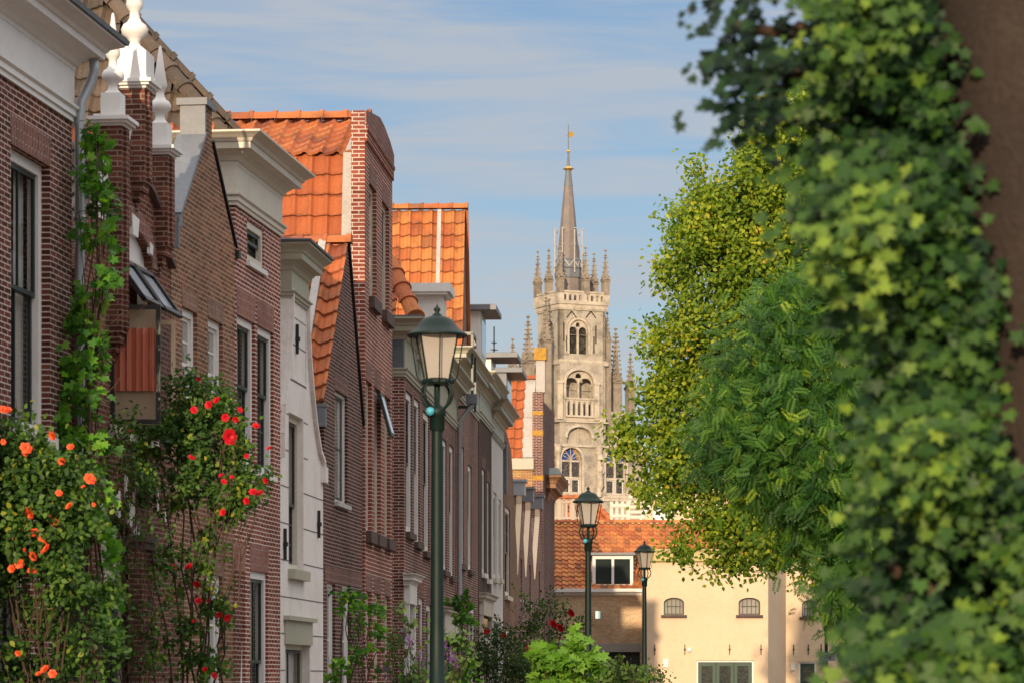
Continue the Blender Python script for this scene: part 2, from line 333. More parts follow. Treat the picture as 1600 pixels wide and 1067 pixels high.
def window(par, x0, x1, z0, z1, rec=.1, fw=.07, fm='white', sm='sashg', gl='glass', split=.5, nx=1, nzu=1, nzl=1, sill='white', sillout=.06, sw=.045, sill_h=.07, y0=0):
    """frame set back in its opening; two sashes with bars, panes behind"""
    y0 = y0+rec
    f = MB()
    for a, b, c, d in ((x0, x0+fw, z0, z1), (x1-fw, x1, z0, z1), (x0+fw, x1-fw, z1-fw, z1), (x0+fw, x1-fw, z0, z0+fw)): f.box(a, b, y0, y0+.12, c, d)
    fr = f.build('window', fm, par)
    a, b, c, d = x0+fw, x1-fw, z0+fw, z1-fw; zm = c+(d-c)*split; s = MB()
    for (lo, hi, yy, nzz) in ((zm-.02, d, y0+.035, nzu), (c, zm+.02, y0+.07, nzl)):
        if hi-lo < .08: continue
        for q in ((a, a+sw, lo, hi), (b-sw, b, lo, hi), (a+sw, b-sw, hi-sw, hi), (a+sw, b-sw, lo, lo+sw)): s.box(q[0], q[1], yy, yy+.035, q[2], q[3])
        for i in range(1, nx+1):
            if nx > 0: xx = a+(b-a)*i/(nx+1); s.box(xx-.012, xx+.012, yy+.004, yy+.03, lo+sw, hi-sw)
        for i in range(1, nzz+1):
            if nzz > 0: zz = lo+(hi-lo)*i/(nzz+1); s.box(a+sw, b-sw, yy+.006, yy+.028, zz-.012, zz+.012)
    s.build('sash', sm, fr)
    g = MB(); g.face([(a, y0+.052, zm), (b, y0+.052, zm), (b, y0+.052, d), (a, y0+.052, d)]); g.face([(a, y0+.087, c), (b, y0+.087, c), (b, y0+.087, zm), (a, y0+.087, zm)])
    g.build('pane', 'clear' if gl == 'glass' else gl, fr)
    if gl == 'glass' and y0 < .16:
        q = MB(); yb = min(.285, y0+.20); q.face([(a, yb, c), (b, yb, c), (b, yb, d), (a, yb, d)]); q.build('dark_room_sheet', 'dark', fr)  # near-black sheet close behind the pane paints the unlit room
        q = MB(); yc = yb-.035; fr_ = random.choice((.22, .3, .38)); n_ = 8
        for lo_, hi_ in ((a, a+(b-a)*fr_), (b-(b-a)*fr_, b)):
            for i in range(n_):
                u0, u1 = lo_+(hi_-lo_)*i/n_, lo_+(hi_-lo_)*(i+1)/n_; w0, w1 = .02*(i % 2), .02*((i+1) % 2); q.face([(u0, yc+w0, c), (u1, yc+w1, c), (u1, yc+w1, d), (u0, yc+w0, d)])
        if random.random() < .5: zz_ = d-(d-c)*random.uniform(.15, .4); q.face([(a, yc-.01, zz_), (b, yc-.01, zz_), (b, yc-.01, d), (a, yc-.01, d)])
        q.build('curtain', 'cloth', fr)
    if sill:
        t = MB(); t.box(x0-.05, x1+.05, y0-rec-sillout, y0+.12, z0-sill_h, z0-.002); t.build('sill', sill, fr)
    return fr

def tile_roof(mb, O, Rv, Uv, width, length, tw=.26, th=.33, amp=.04, lift=.045, keep=None, mi=0, seg=7, jit=.006):
    O, Rv, Uv = Vector(O), Vector(Rv).normalized(), Vector(Uv).normalized(); N = Rv.cross(Uv)
    if N.z < 0: N = -N
    nc = max(1, int(round(width/tw))); tw = width/nc; nr = max(1, int(round(length/th))); th = length/nr
    prof = []
    for i in range(seg+1):
        t = i/seg; prof.append((t, amp*(math.sin((t*1.0+.1)*6.2832)*.8+.35*math.sin(t*12.566+.9))))
    for r in range(nr):
        for c in range(nc):
            if keep and not keep((c+.5)*tw, (r+.5)*th): continue
            j = random.uniform(-jit, jit); j2 = random.uniform(-jit, jit)
            lo = []; hi = []; lip = []
            for t, h in prof:
                u = (c+t)*tw
                lo.append(O+Rv*u+Uv*(r*th-.02+j2)+N*(h+lift+j)); hi.append(O+Rv*u+Uv*((r+1)*th+.02)+N*(h+j*.3)); lip.append(O+Rv*u+Uv*(r*th-.02+j2)+N*(h+j-.012))
            for k in range(seg):
                uv = [(c+.1+.8*q/seg+.0, r+v_) for q, v_ in ((k, .1), (k+1, .1), (k+1, .9), (k, .9))]
                mb.face([lo[k], lo[k+1], hi[k+1], hi[k]], mi, uv)
                mb.face([lip[k], lip[k+1], lo[k+1], lo[k]], mi, uv)
def caps(mb, a, b, r=.12, seg=.38, mi=0, up=(0, 0, 1)):
    """half-round ridge tiles, each a little wider at its lower end"""
    a, b = Vector(a), Vector(b); L = (b-a).length; n = max(1, int(round(L/seg))); d = (b-a)/L; s_ = d.cross(Vector(up)).normalized(); u = s_.cross(d)
    for i in range(n):
        p, q = a+d*(L*i/n-.02), a+d*(L*(i+1)/n); k0 = random.random()*50
        for k in range(7):
            a0, a1 = math.pi*k/7, math.pi*(k+1)/7; f = lambda c, rr, an: c+s_*rr*math.cos(an)+u*rr*math.sin(an)
            uv = [(int(k0)+.3, i+.3)]*4
            mb.face([f(p, r*1.17, a0), f(p, r*1.17, a1), f(p+d*.07, r*1.17, a1), f(p+d*.07, r*1.17, a0)], mi, uv)
            mb.face([f(p+d*.07, r*1.0, a0), f(p+d*.07, r*1.0, a1), f(q, r*.95, a1), f(q, r*.95, a0)], mi, uv)
            mb.face([p, f(p, r*1.17, a0), f(p, r*1.17, a1)], mi, uv[:3])
CLASSIC = [(0, 0), (.07, 0), (.07, .12), (.14, .16), (.2, .3), (.3, .36), (.34, .42), (.62, .46), (.62, .66), (.67, .68), (.72, .78), (.85, .86), (.97, .92), (1, .94), (1, 1), (.0, 1.01)]
def cornice(par, x0, x1, z0, z1, o, mat='white', back=.6, ends=(1, 1), name='cornice', prof=CLASSIC, base=0):
    m = MB(); m.mould(x0, x1, [(base+a*(o-base), z0+b*(z1-z0)) for a, b in prof], back, 0, ends); return m.build(name, mat, par)
def frieze(par, x0, x1, z0, z1, mat='white', back=.6, o=.025, ends=(1, 1)):
    h = z1-z0; t = min(.16, h*.3); m = MB()
    m.mould(x0, x1, [(0, z0), (.03, z0), (.03, z0+t*.3), (.055, z0+t*.35), (.055, z0+t*.7), (.085, z0+t*.85), (.085, z0+t), (o, z0+t+.01), (o, z1+.004), (0, z1+.004)], back, 0, ends)
    return m.build('frieze', mat, par)
def lintel(mb, x0, x1, z0, z1, mi, y=-.004): mb.face([(x0, y, z0), (x1, y, z0), (x1+.05, y, z1), (x0-.05, y, z1)], mi)

# ---- foliage
def scatter(name, tv, tf, C, D, S, mat, parent=None, roll=None, flat=.0, up=None, fac=None):
    """many small leaf shapes in one mesh. C centres, D directions the leaf tip points to, S sizes, fac = tone 0..1 in the UV"""
    n = len(C); C = np.asarray(C, float); D = np.asarray(D, float); D /= np.linalg.norm(D, axis=1)[:, None]+1e-9
    U = rng.normal(size=(n, 3)) if up is None else np.asarray(up, float)+rng.normal(size=(n, 3))*flat
    X = np.cross(D, U); X /= np.linalg.norm(X, axis=1)[:, None]+1e-9; Z = np.cross(X, D); S = np.asarray(S, float)
    tv = np.asarray(tv, float); k = len(tv)
    V = (C[:, None, :]+S[:, None, None]*(tv[None, :, 0:1]*X[:, None, :]+tv[None, :, 1:2]*D[:, None, :]+tv[None, :, 2:3]*Z[:, None, :])).reshape(-1, 3)
    me = bpy.data.meshes.new(name); loops = []; starts = []; tot = 0; sizes = [len(f) for f in tf]
    base = np.concatenate([np.array(f) for f in tf]); L = (base[None, :]+(np.arange(n)*k)[:, None]).ravel()
    ls = np.cumsum([0]+sizes[:-1]); per = sum(sizes); starts = (ls[None, :]+(np.arange(n)*per)[:, None]).ravel()
    me.vertices.add(len(V)); me.vertices.foreach_set('co', V.ravel()); me.loops.add(len(L)); me.loops.foreach_set('vertex_index', L.astype(np.int32))
    me.polygons.add(len(starts)); me.polygons.foreach_set('loop_start', starts.astype(np.int32))
    me.update(calc_edges=True); me.materials.append(M[mat] if isinstance(mat, str) else mat)
    f = rng.random(n) if fac is None else np.clip(np.asarray(fac), 0, .999); uv = np.repeat(f, per); a = np.stack([uv, np.full_like(uv, .5)], 1).astype(np.float32)
    me.uv_layers.new(name='UVMap').data.foreach_set('uv', a.ravel()); me.validate()
    o = bpy.data.objects.new(name, me); COL.objects.link(o)
    if parent: o.parent = parent
    return o
LEAF = ([(0, 0, 0), (.32, .3, .05), (.28, .62, .06), (0, 1, -.05), (-.28, .62, .06), (-.32, .3, .05)], [(0, 1, 2, 3), (0, 3, 4, 5)])
IVYL = ([(0, 0, 0), (.22, -.12, .02), (.55, .05, .06), (.33, .32, .04), (.62, .62, .07), (.22, .62, .03), (0, 1.05, -.04), (-.22, .62, .03), (-.62, .62, .07), (-.33, .32, .04), (-.55, .05, .06), (-.22, -.12, .02)],
        [(0, 1, 2, 3), (0, 3, 4, 5), (0, 5, 6), (0, 6, 7), (0, 7, 8, 9), (0, 9, 10, 11)])
def frond(npair=8):
    v, f = [], []
    for i in range(npair):
        y = .12+i*.82/npair; l = .30*(1-.35*abs(i/npair-.4))
        for sgn in (-1, 1):
            b = len(v); dz = -.10*(i/npair)**2*1.5
            v += [(0, y, dz), (sgn*l*.5, y+.02, dz+.015), (sgn*l, y+.05, dz-.05), (sgn*l*.5, y+.105, dz+.0)]; f.append((b, b+1, b+2, b+3))
    b = len(v); v += [(0, .9, -.12), (.05, 1.0, -.13), (0, 1.15, -.17), (-.05, 1.0, -.13)]; f.append((b, b+1, b+2, b+3))
    return v, f
def rose_mesh(name, mat, r=.04):
    v, f, fac = [], [], []
    V, F = [], []
    for ring, (n, rr, tilt) in enumerate(((6, 1.0, .35), (5, .75, .75), (4, .5, 1.1), (3, .28, 1.35))):
        for i in range(n):
            a = 6.2832*i/n+ring*.7; c, s_ = math.cos(a), math.sin(a); b = len(V)
            for (u, w_) in ((0, 0), (.55, .5), (1.0, .32), (1.08, 0), (1.0, -.32), (.55, -.5)):
                rad = u*rr*math.cos(tilt*.7); z = u*rr*math.sin(tilt)*.75+ring*.02-(.12 if u > .9 and ring < 2 else 0)
                V.append((r*(rad*c-w_*rr*s_), r*(rad*s_+w_*rr*c), r*z))
            F.append((b, b+1, b+2, b+3)); F.append((b, b+3, b+4, b+5))
    me = bpy.data.meshes.new(name); me.from_pydata(V, [], F); me.materials.append(M[mat]); uvl = me.uv_layers.new(name='UVMap')
    for p in me.polygons:
        for li in p.loop_indices: uvl.data[li].uv = ((p.index//2 % 5)/5, .5)
    return me
def flowers(me, name, pts, par, base, smin=.8, smax=1.3, toward=None):
    for p in pts:
        o = bpy.data.objects.new(name, me); COL.objects.link(o); o.parent = par; o.location = Vector(p)-Vector(base)
        d = Vector((random.uniform(-1, 1), -1, random.uniform(-.6, 1.2))) if toward is None else Vector(toward)
        o.rotation_euler = d.to_track_quat('Z', 'Y').to_euler(); s = random.uniform(smin, smax); o.scale = (s, s, s)
def cane(mb, a, b, r0, r1, wob=.08, n=7, sag=0):
    a, b = Vector(a), Vector(b); pts = []
    for i in range(n+1):
        t = i/n; q = a.lerp(b, t)+Vector((random.gauss(0, wob), random.gauss(0, wob), random.gauss(0, wob*.4)))*(math.sin(t*3.1416)**.6 if 0 < i < n else 0); q.z += sag*math.sin(t*3.1416); pts.append(q)
    mb.tube(pts, [r0+(r1-r0)*i/n for i in range(n+1)], 6); return pts

# ---------------------------------------------------------------- ground
def sheet(name, x0, x1, y0, y1, z, mat, kind='structure'):
    m = MB(); m.box(x0, x1, y0, y1, z-.3, z); o = m.build(name, mat); tag(o, kind=kind); return o
m = MB(); m.face([(-900, -300, -.02), (900, -300, -.02), (900, 1500, -.02), (-900, 1500, -.02)]); tag(m.build('ground', 'soil'), kind='structure')
m = MB(); m.face([(-1.6, -30, 0), (2.0, -30, 0), (5.2, 121, 0), (1.2, 121, 0)]); tag(m.build('street', 'path'), kind='structure')
m = MB()
for (a, b, c, d) in (((-2.7, -30), (-1.75, -30), (1.05, 121), (.3, 121)), ((2.15, -30), (3.6, -30), (7, 121), (5.35, 121))):
    for z in (.12,): m.face([(*a, z), (*b, z), (*c, z), (*d, z)])
tag(m.build('pavement', 'pave'), kind='structure')
m = MB()
for (a, b) in (((-1.68, -30), (1.12, 121)), ((2.08, -30), (5.28, 121))): m.bar((*a, .03), (*b, .03), .14, .2)
tag(m.build('kerb', 'kerb'), kind='structure')

GR = 'old houses in the row on the left of the street'
dA = lambda x: 44020/(1420-x)
dB = lambda x: 36400/(1250-x)
dC = lambda x: 30200/(1133-x)
dD = lambda x: 27423/(1085-x)
def facade(F, par, mats, outer, holes=(), lintels=(), thick=.3, name='front_wall', y=0, reveal=.12, rmi=None, back=False):
    m = MB(); m.wall(outer, holes, y, thick, reveal, 0, rmi, True, back)
    for l in lintels: lintel(m, *l, 1, y-.004)
    return m, (lambda: m.build(name, mats, par))
def body(par, x0, x1, y0, y1, z1, mat, name='side_walls', z0=-.1):
    m = MB(); m.box(x0, x1, y0, y1, z0, z1); return m.build(name, mat, par)
def opening(F, pl, pr, yt, yb, y=0):
    x0 = F.x(pl, y); x1, zt = F.pt(pr, yt, y); zb = F.pt(pr, yb, y)[1]; return x0, x1, zb, zt
def dark_behind(par, x0, x1, z0, z1, y=.5): pass

# ================ house 1: plum brick, white frieze and cornice, far left
F = Frame(-400, dA(-400), 112, dA(112)); H = thing('row_house', 'plum brick house with a broad white frieze and cornice, nearest on the far left', 'house', F.loc(), F.rz, GR)
zt = F.pt(110, 191)[1]; zf = F.pt(113, 112)[1]; zc = 8.33
o1 = opening(F, 17, 78, 261, 684); g1 = opening(F, -40, 47, 885, 1150); g2 = opening(F, 82, 109, 905, 1200)
o0 = (o1[0]-3.4, o1[0]-2.0, o1[2], o1[3]); g0 = (o1[0]-3.4, o1[0]-2.2, g1[2], g1[3])
ops = [o1, o0, g1, g0, (g2[0], g2[1], .1, g2[3])]
m, fin = facade(F, H, ['br1', 'sol1'], rect(0, F.L, -.1, zt), [rect(*(o[0], o[1], o[2], o[3])) for o in ops], [(o[0], o[1], o[3], o[3]+.31) for o in ops]); fin()
body(H, 0.004, F.L-.004, .305, 7, zf, 'br1')
frieze(H, 0, F.L, zt, zf, back=.7); cornice(H, 0, F.L, zf, zc, .46, back=.7)
for i, o in enumerate(ops[:4]): window(H, *o, rec=.09, fw=.11, sill='white', gl='glassl' if i % 2 else 'glass', nx=1, nzu=0, nzl=0, split=.52, sillout=.08, sill_h=.12)
w_ = MB(); o = ops[4]; w_.box(o[0], o[1], .1, .15, o[2], o[3]); d_ = w_.build('door', 'white', H); w_ = MB(); w_.box(o[0]+.1, o[1]-.1, .09, .099, 1.3, o[3]-.15); w_.build('pane', 'glass', d_)
w_ = MB(); w_.mould(-.02, F.L+.02, [(.46, zc+.003), (.49, zc+.004), (.5, zc+.05), (.44, zc+.06)], .6, 0, (1, 1)); w_.build('gutter', 'leaddark', H)
w_ = MB(); tile_roof(w_, (0, -.2, zc+.06), (1, 0, 0), (0, .75, .66), F.L, 5.5, seg=5, keep=lambda u, v: True); w_.build('roof', 'tileD', H)
xd = F.L-.0; w_ = MB()
w_.tube([(xd+.16, -.20, zf+.18), (xd+.16, -.20, zf+.02), (xd+.14, -.17, zf-.10), (xd+.05, -.09, zf-.32), (xd+.02, -.08, zf-.5), (xd+.02, -.08, 3.2), (xd+.02, -.08, .2)], .052, 12)
for z in (zt-1.0, zt-2.4, 3.4, 1.6): w_.tube([(xd+.02, -.08, z-.03), (xd+.02, -.08, z+.03)], .062, 12)
w_.build('drainpipe', 'zinc', H, True)

# ================ house 2: brick gable with piers and stone finials, open windows
F = Frame(119, dA(119), 266, dA(266)); H = thing('row_house', 'brown brick house with white stone finials on its gable piers and open windows', 'house', F.loc(), F.rz, GR)
P = lambda x, y, q=0: F.pt(x, y, q)
outer = [(0, -.1), (F.L, -.1), P(266, 420), P(249, 385), P(243, 330), P(232, 300), P(222, 285), P(219, 180), P(207, 172), P(203, 245), P(192, 300), P(178, 320), P(160, 330), P(140, 360), (0, P(119, 420)[1])]
ax0 = F.x(172); ax1, az = P(238, 420); azb = P(238, 690)[1]
lo = opening(F, 158, 208, 845, 1200); op2 = arch(ax0, ax1, azb, az, .36); op3 = arch(lo[0], lo[1], .1, lo[3]-.05, .28)
op4 = (F.x(222), F.x(250), .1, P(250, 880)[1])
m, fin = facade(F, H, ['br2', 'sol1', 'white'], outer, [op2, op3])
for cx, zz, ww, rs in (((ax0+ax1)/2, az, (ax1-ax0)/2, .36), ((lo[0]+lo[1])/2, lo[3]-.05, (lo[1]-lo[0])/2, .28)):
    n = 12; WH = () if rs > .3 else (1, 3, 6, 9, 10)
    for i in range(n):   # brick arch with white stone blocks
        a0, a1 = math.pi*i/n, math.pi*(i+1)/n
        q = lambda a, k: (cx+math.cos(a)*(ww+k), -.02 if i not in WH else -.035, zz+math.sin(a)*(rs+k))
        mi = 2 if i in WH else 1; h = .22 if mi == 1 else .3
        pts = [q(a0, .0), q(a0, h), q(a1, h), q(a1, .0)]; m.face(pts, mi); 
        for k in range(4): a_, b_ = pts[k], pts[(k+1) % 4]; m.face([a_, b_, (b_[0], 0, b_[2]), (a_[0], 0, a_[2])], mi)
fin()
body(H, 0.004, F.L-.004, .305, 7, 6.2, 'br2')
# piers with pedestal, cap and finial
FIN = [(.13, 0), (.13, .3), (.10, .33), (.07, .36), (.06, .42), (.09, .46), (.145, .50), (.155, .56), (.13, .61), (.085, .64), (.06, .69), (.055, .76), (.085, .8), (.10, .84), (.05, 1.15), (.018, 1.38), (0, 1.4)]
def pier(px, ytop, ybot, w_, dep, s, ped, fs):
    xn, zt_ = P(px, ytop, -.16); zb_ = P(px, ybot, -.16)[1]; b = MB()
    b.box(xn, xn+w_, -.16, -.16+dep, zb_, zt_)
    for k, (i, h) in enumerate(((.0, .12), (.05, .10), (.09, .10))): b.box(xn+.03+i, xn+w_-.03-i, -.16+.03+i, .1, zb_-.1*(k+1), zb_-.1*k)
    b.box(xn+w_*.3, xn+w_*.7, -.19, -.16, zb_+.05, zt_-.02)
    pr = b.build('pier', 'br2', H); c = MB(); cx, cy = xn+w_/2, -.16+dep/2; hw, hd = w_/2, dep/2
    c.mould(xn, xn+w_, [(0, zt_+.002), (.05, zt_+.03), (.08, zt_+.06), (.08, zt_+.09), (.01, zt_+.14)], 0, 0)
    c.v = []; c.f = []; c.mi = []
    for (e, a, b2) in ((.02, 0, .03), (.06, .03, .06), (.09, .06, .10), (.03, .10, .13)): c.box(xn-e, xn+w_+e, -.16-e, -.16+dep+e, zt_+.002+a, zt_+.002+b2)
    if ped: c.box(xn-.02, xn+w_+.02, -.18, -.16+dep+.02, zt_+.132, zt_+ped); 
    zz = zt_+max(ped, .13)+.002
    if ped:
        bpt = [(xn-.02, -.18), (xn+w_+.02, -.18), (xn+w_+.02, dep-.14), (xn-.02, dep-.14)]; tpt = [(cx+(a-cx)*.35, cy+(b2-cy)*.35) for a, b2 in bpt]
        for i in range(4): c.face([(*bpt[i], zz-.002), (*bpt[(i+1) % 4], zz-.002), (*tpt[(i+1) % 4], zz+.1), (*tpt[i], zz+.1)])
        zz += .08
    else: c.box(cx-.13*fs/.9, cx+.13*fs/.9, cy-.12*fs/.9, cy+.12*fs/.9, zz-.002, zz+.3*fs)
    pf = FIN[1:] if not ped else FIN[3:]
    off = pf[0][1]; c.lathe([(r*fs, (z-(off if ped else 0))*fs) for r, z in pf], (cx, cy, zz), 18); c.build('finial', 'white', pr, True)
pier(190, 197, 520, .34, .28, 1, 0, .82); pier(226, 138, 284, .36, .32, 1, .42, 1.0); pier(262, 242, 385, .34, .26, 1, 0, .84)
for quad in (((193, 200), (206, 203), (199, 243), (194, 257)), ((207, 333), (218, 344), (216, 372), (208, 366)), ((235, 378), (240, 385), (239, 400), (235, 396)), ((146, 250), (170, 252), (165, 345), (146, 335))):
    w_ = MB(); pp = [(q[0], -.03, q[1]) for q in [P(a, b, -.03) for a, b in quad]]; w_.face(pp)
    for i in range(4): a_, b_ = pp[i], pp[(i+1) % 4]; w_.face([a_, b_, (b_[0], .01, b_[2]), (a_[0], .01, a_[2])])
    w_.build('white_stone', 'white', H)
w_ = MB(); pts = [P(222, 285), P(232, 300), P(243, 330), P(249, 385), P(266, 420)]
for a, b in zip(pts, pts[1:]): w_.bar((a[0], .1, a[1]+.02), (b[0], .1, b[1]+.02), .36, .06)
w_.build('coping', 'sillst', H)
# arched window: tympanum, frame, two tilted toplights, two casements standing open
w_ = MB(); fwd = .08
w_.wall(arch(ax0+.01, ax1-.01, az, az+.005, .34), (), .09, .05, 0, 0); fr = w_.build('window', 'white', H)
w_ = MB(); zt1 = az-.62
for (a, b, c, d) in ((ax0, ax0+fwd, azb, az), (ax1-fwd, ax1, azb, az), (ax0+fwd, ax1-fwd, az-.09, az), (ax0+fwd, ax1-fwd, azb, azb+fwd), (ax0+fwd, ax1-fwd, zt1, zt1+.09), ((ax0+ax1)/2-.04, (ax0+ax1)/2+.04, azb+fwd, az-.09)): w_.box(a, b, .06, .16, c, d)
w_.build('frame', 'cream', fr)
w_ = MB(); w_.box(ax0+fwd, ax1-fwd, .5, .52, azb, az); w_.build('curtain', 'curtain', fr)
w_ = MB(); w_.box(ax0-.08, ax1+.08, -.08, .1, azb-.1, azb-.002); w_.build('sill', 'cream', fr)
def leaf_window(name, hinge, a, b, zlo, zhi, sm, gl, fw_=.055, curtain=False):
    """sash leaf between plan points a and b (x, y), upright"""
    ax_, ay, bx, by = *a, *b; s = MB(); A = Vector((ax_, ay, 0)); B = Vector((bx, by, 0)); d = (B-A); L = d.length; d /= L; nrm = Vector((-d.y, d.x, 0))
    def bx_(u0, u1, z0, z1, t=.045, o=0.0):
        q = [A+d*u0+nrm*(o-t/2), A+d*u1+nrm*(o-t/2), A+d*u1+nrm*(o+t/2), A+d*u0+nrm*(o+t/2)]; lo_ = [(p.x, p.y, z0) for p in q]; hi_ = [(p.x, p.y, z1) for p in q]
        s.face(lo_[::-1]); s.face(hi_)
        for i in range(4): s.face([lo_[i], lo_[(i+1) % 4], hi_[(i+1) % 4], hi_[i]])
    bx_(0, fw_, zlo, zhi); bx_(L-fw_, L, zlo, zhi); bx_(fw_, L-fw_, zlo, zlo+fw_); bx_(fw_, L-fw_, zhi-fw_, zhi)
    so = s.build('casement', sm, H); g = MB(); p, q = A+d*fw_, A+d*(L-fw_); g.face([(p.x, p.y, zlo+fw_), (q.x, q.y, zlo+fw_), (q.x, q.y, zhi-fw_), (p.x, p.y, zhi-fw_)]); g.build('pane', gl, so)
    if curtain:  # folds and cream sheet imitate a warm reflection in the pane, not real hangings
        c = MB(); N_ = 40; zc0, zc1 = zlo+fw_+.32, zhi-fw_-.2
        for i in range(N_):
            f0, f1 = i/N_, (i+1)/N_; w0, w1 = [.05+.02*math.sin(f*34)+.01*math.sin(f*81) for f in (f0, f1)]
            P0, P1 = p.lerp(q, f0)-nrm*w0*hinge, p.lerp(q, f1)-nrm*w1*hinge; c.face([(P0.x, P0.y, zc0), (P1.x, P1.y, zc0), (P1.x, P1.y, zc1), (P0.x, P0.y, zc1)])
        c.build('curtain', 'curtain', so, True); c = MB(); t0, t1 = p-nrm*.09*hinge, q-nrm*.09*hinge
        c.face([(t0.x, t0.y, zlo), (t1.x, t1.y, zlo), (t1.x, t1.y, zhi), (t0.x, t0.y, zhi)]); c.build('blind', 'creamwall', so)  # cream part of the imitated reflection
    return so
leaf_window('casement', -1, (ax0+.10, .03), (ax0+.16, -.53), azb+.06, zt1-.02, 'black', 'clear', .05, True)
leaf_window('casement', 1, (ax1-.04, .04), (ax1+.06, -.26), azb+.10, zt1+.02, 'creamwall', 'clear', .055)
for (a, b) in ((ax0+fwd, (ax0+ax1)/2-.03), ((ax0+ax1)/2+.03, ax1-fwd)):
    t = MB(); z1_, y1_ = az-.08, .03; z0_, y0_ = az-.60, -.34; mid = lambda f: (y1_+(y0_-y1_)*f, z1_+(z0_-z1_)*f)
    for (u0, u1, f0, f1) in ((a, a+.06, 0, 1), (b-.06, b, 0, 1), (a, b, 0, .1), (a, b, .9, 1)):
        (ya, za), (yb, zb) = mid(f0), mid(f1); q = [(u0, ya, za), (u1, ya, za), (u1, yb, zb), (u0, yb, zb)]; q2 = [(x, y-.05, z+.02) for x, y, z in q]; t.face(q); t.face(q2)
        for i in range(4): t.face([q[i], q[(i+1) % 4], q2[(i+1) % 4], q2[i]])
    so = t.build('toplight', 'black', H); g = MB(); (ya, za), (yb, zb) = mid(.1), mid(.9); g.face([(a+.06, ya-.02, za), (b-.06, ya-.02, za), (b-.06, yb-.02, zb), (a+.06, yb-.02, zb)]); g.build('pane', 'glasst', so)
w_ = MB(); w_.wall(arch(lo[0]+.05, lo[1]-.05, .1, lo[3]-.08, .25), [rect(lo[0]+.15, lo[1]-.15, 1.2, lo[3]-.5)], .1, .06, .05); dr = w_.build('door', 'cream', H)
w_ = MB(); w_.face([(lo[0]+.15, .14, 1.2), (lo[1]-.15, .14, 1.2), (lo[1]-.15, .14, lo[3]-.5), (lo[0]+.15, .14, lo[3]-.5)]); w_.build('pane', 'glass', dr)
w_ = MB(); q0, q1 = P(222, 835, -.16), P(245, 835, -.16); w_.box(q0[0], q0[0]+.5, -.16, 0, 0, q0[1]); w_.build('pilaster', 'br2', H)
for (xa_, ya_, xb_, yb_) in ((197, 742, 200, 778), (210, 760, 212, 785), (246, 765, 248, 798), (258, 786, 260, 815)):
    w_ = MB(); a_, b_ = P(xa_, ya_, -.02), P(xb_, yb_, -.02); w_.box(a_[0], b_[0], -.02, 0, b_[1], a_[1]); w_.build('white_stone', 'white', H)
w_ = MB(); w_.box(q0[0]-.06, q0[0]+.56, -.22, 0, q0[1]-.08, q0[1]); w_.box(q0[0]-.02, q0[0]+.52, -.19, 0, q0[1]-.16, q0[1]-.08); w_.build('capital', 'sillst', H)

# ================ house 3: grey brown spout gable
F = Frame(267, dA(267), 367, dA(367)); H = thing('row_house', 'grey brown brick house whose pointed gable is capped with grey lead', 'house', F.loc(), F.rz, GR); P = lambda x, y, q=0: F.pt(x, y, q)
xa0, za0 = P(281, 338); xa1, za1 = P(320, 212); xt0, zt0 = P(320, 166); xt1 = F.x(331); xb1, zb1 = P(331, 226); xc, zc_ = P(369, 392)
outer = [(0, -.1), (F.L, -.1), (F.L, zc_-.05), (xc-.06, zc_), (xb1, zb1), (xt1, zt0), (xt0, zt0), (xa1, za1), (xa0, za0), (xa0-.12, za0-.02), (0, za0-.12)]
ops = [opening(F, 284, 308, 490, 600), opening(F, 325, 348, 507, 640), opening(F, 266, 288, 905, 1180), opening(F, 323, 348, 900, 1180)]
ops[0] = (ops[0][0]+.02, ops[0][1], ops[1][2], ops[0][3])
lint = [(o[0], o[1], o[3], o[3]+.24) for o in ops]
m, fin = facade(F, H, ['br3', 'sol3'], outer, [rect(*o) for o in ops], lint, thick=.3, reveal=.1); fin()
for i, o in enumerate(ops): window(H, *o, rec=.05, fw=.09, gl='glassl', sm='white', split=.5 if i > 1 else .35, sill='white', nx=0)
body(H, 0.004, F.L-.004, .305, 7, za0-.15, 'br3')
w_ = MB()   # lead on the near slope of the gable, and its head block
w_.bar((xa0-.03, .19, za0-.03), (xa1-.02, .19, za1+.02), .46, .07, 0, (0, 1, 0)) if False else None
def slab(mb, a, b, y0, y1, t, mi=0):
    (x0, z0), (x1, z1) = a, b; d = Vector((x1-x0, z1-z0)).normalized(); n = Vector((-d.y, d.x))*t; q = [(x0, z0), (x1, z1), (x1+n.x, z1+n.y), (x0+n.x, z0+n.y)]
    f = [(x, y0, z) for x, z in q]; g = [(x, y1, z) for x, z in q]; mb.face(f, mi); mb.face(g[::-1], mi)
    for i in range(4): mb.face([f[i], f[(i+1) % 4], g[(i+1) % 4], g[i]], mi)
slab(w_, (xa0-.02, za0), (xa1, za1+.0), -.03, .34, .05); w_.box(xa0-.16, xa0+.02, -.03, .42, za0-.14, za0+.005)
w_.box(xt0-.07, xt0-.004, -.02, .30, za1-.02, zt0); w_.box(xt0-.1, xt1+.04, -.05, .34, zt0+.002, zt0+.09)
w_.build('lead_coping', 'lead', H)
w_ = MB(); slab(w_, (xb1+.01, zb1+.03), (xc-.02, zc_+.02), -.03, .30, .03); w_.box(xc-.07, xc+.07, -.05, .36, zc_-.1, zc_); w_.build('verge', 'black', H)
w_ = MB(); e = (xa0+.1, .35, za0-.1); apx = (xa1+.06, za1-.15); Lr = math.hypot(apx[0]-e[0], apx[1]-e[2])
tile_roof(w_, e, (0, 1, 0), (apx[0]-e[0], 0, apx[1]-e[2]), 5, Lr, seg=5)
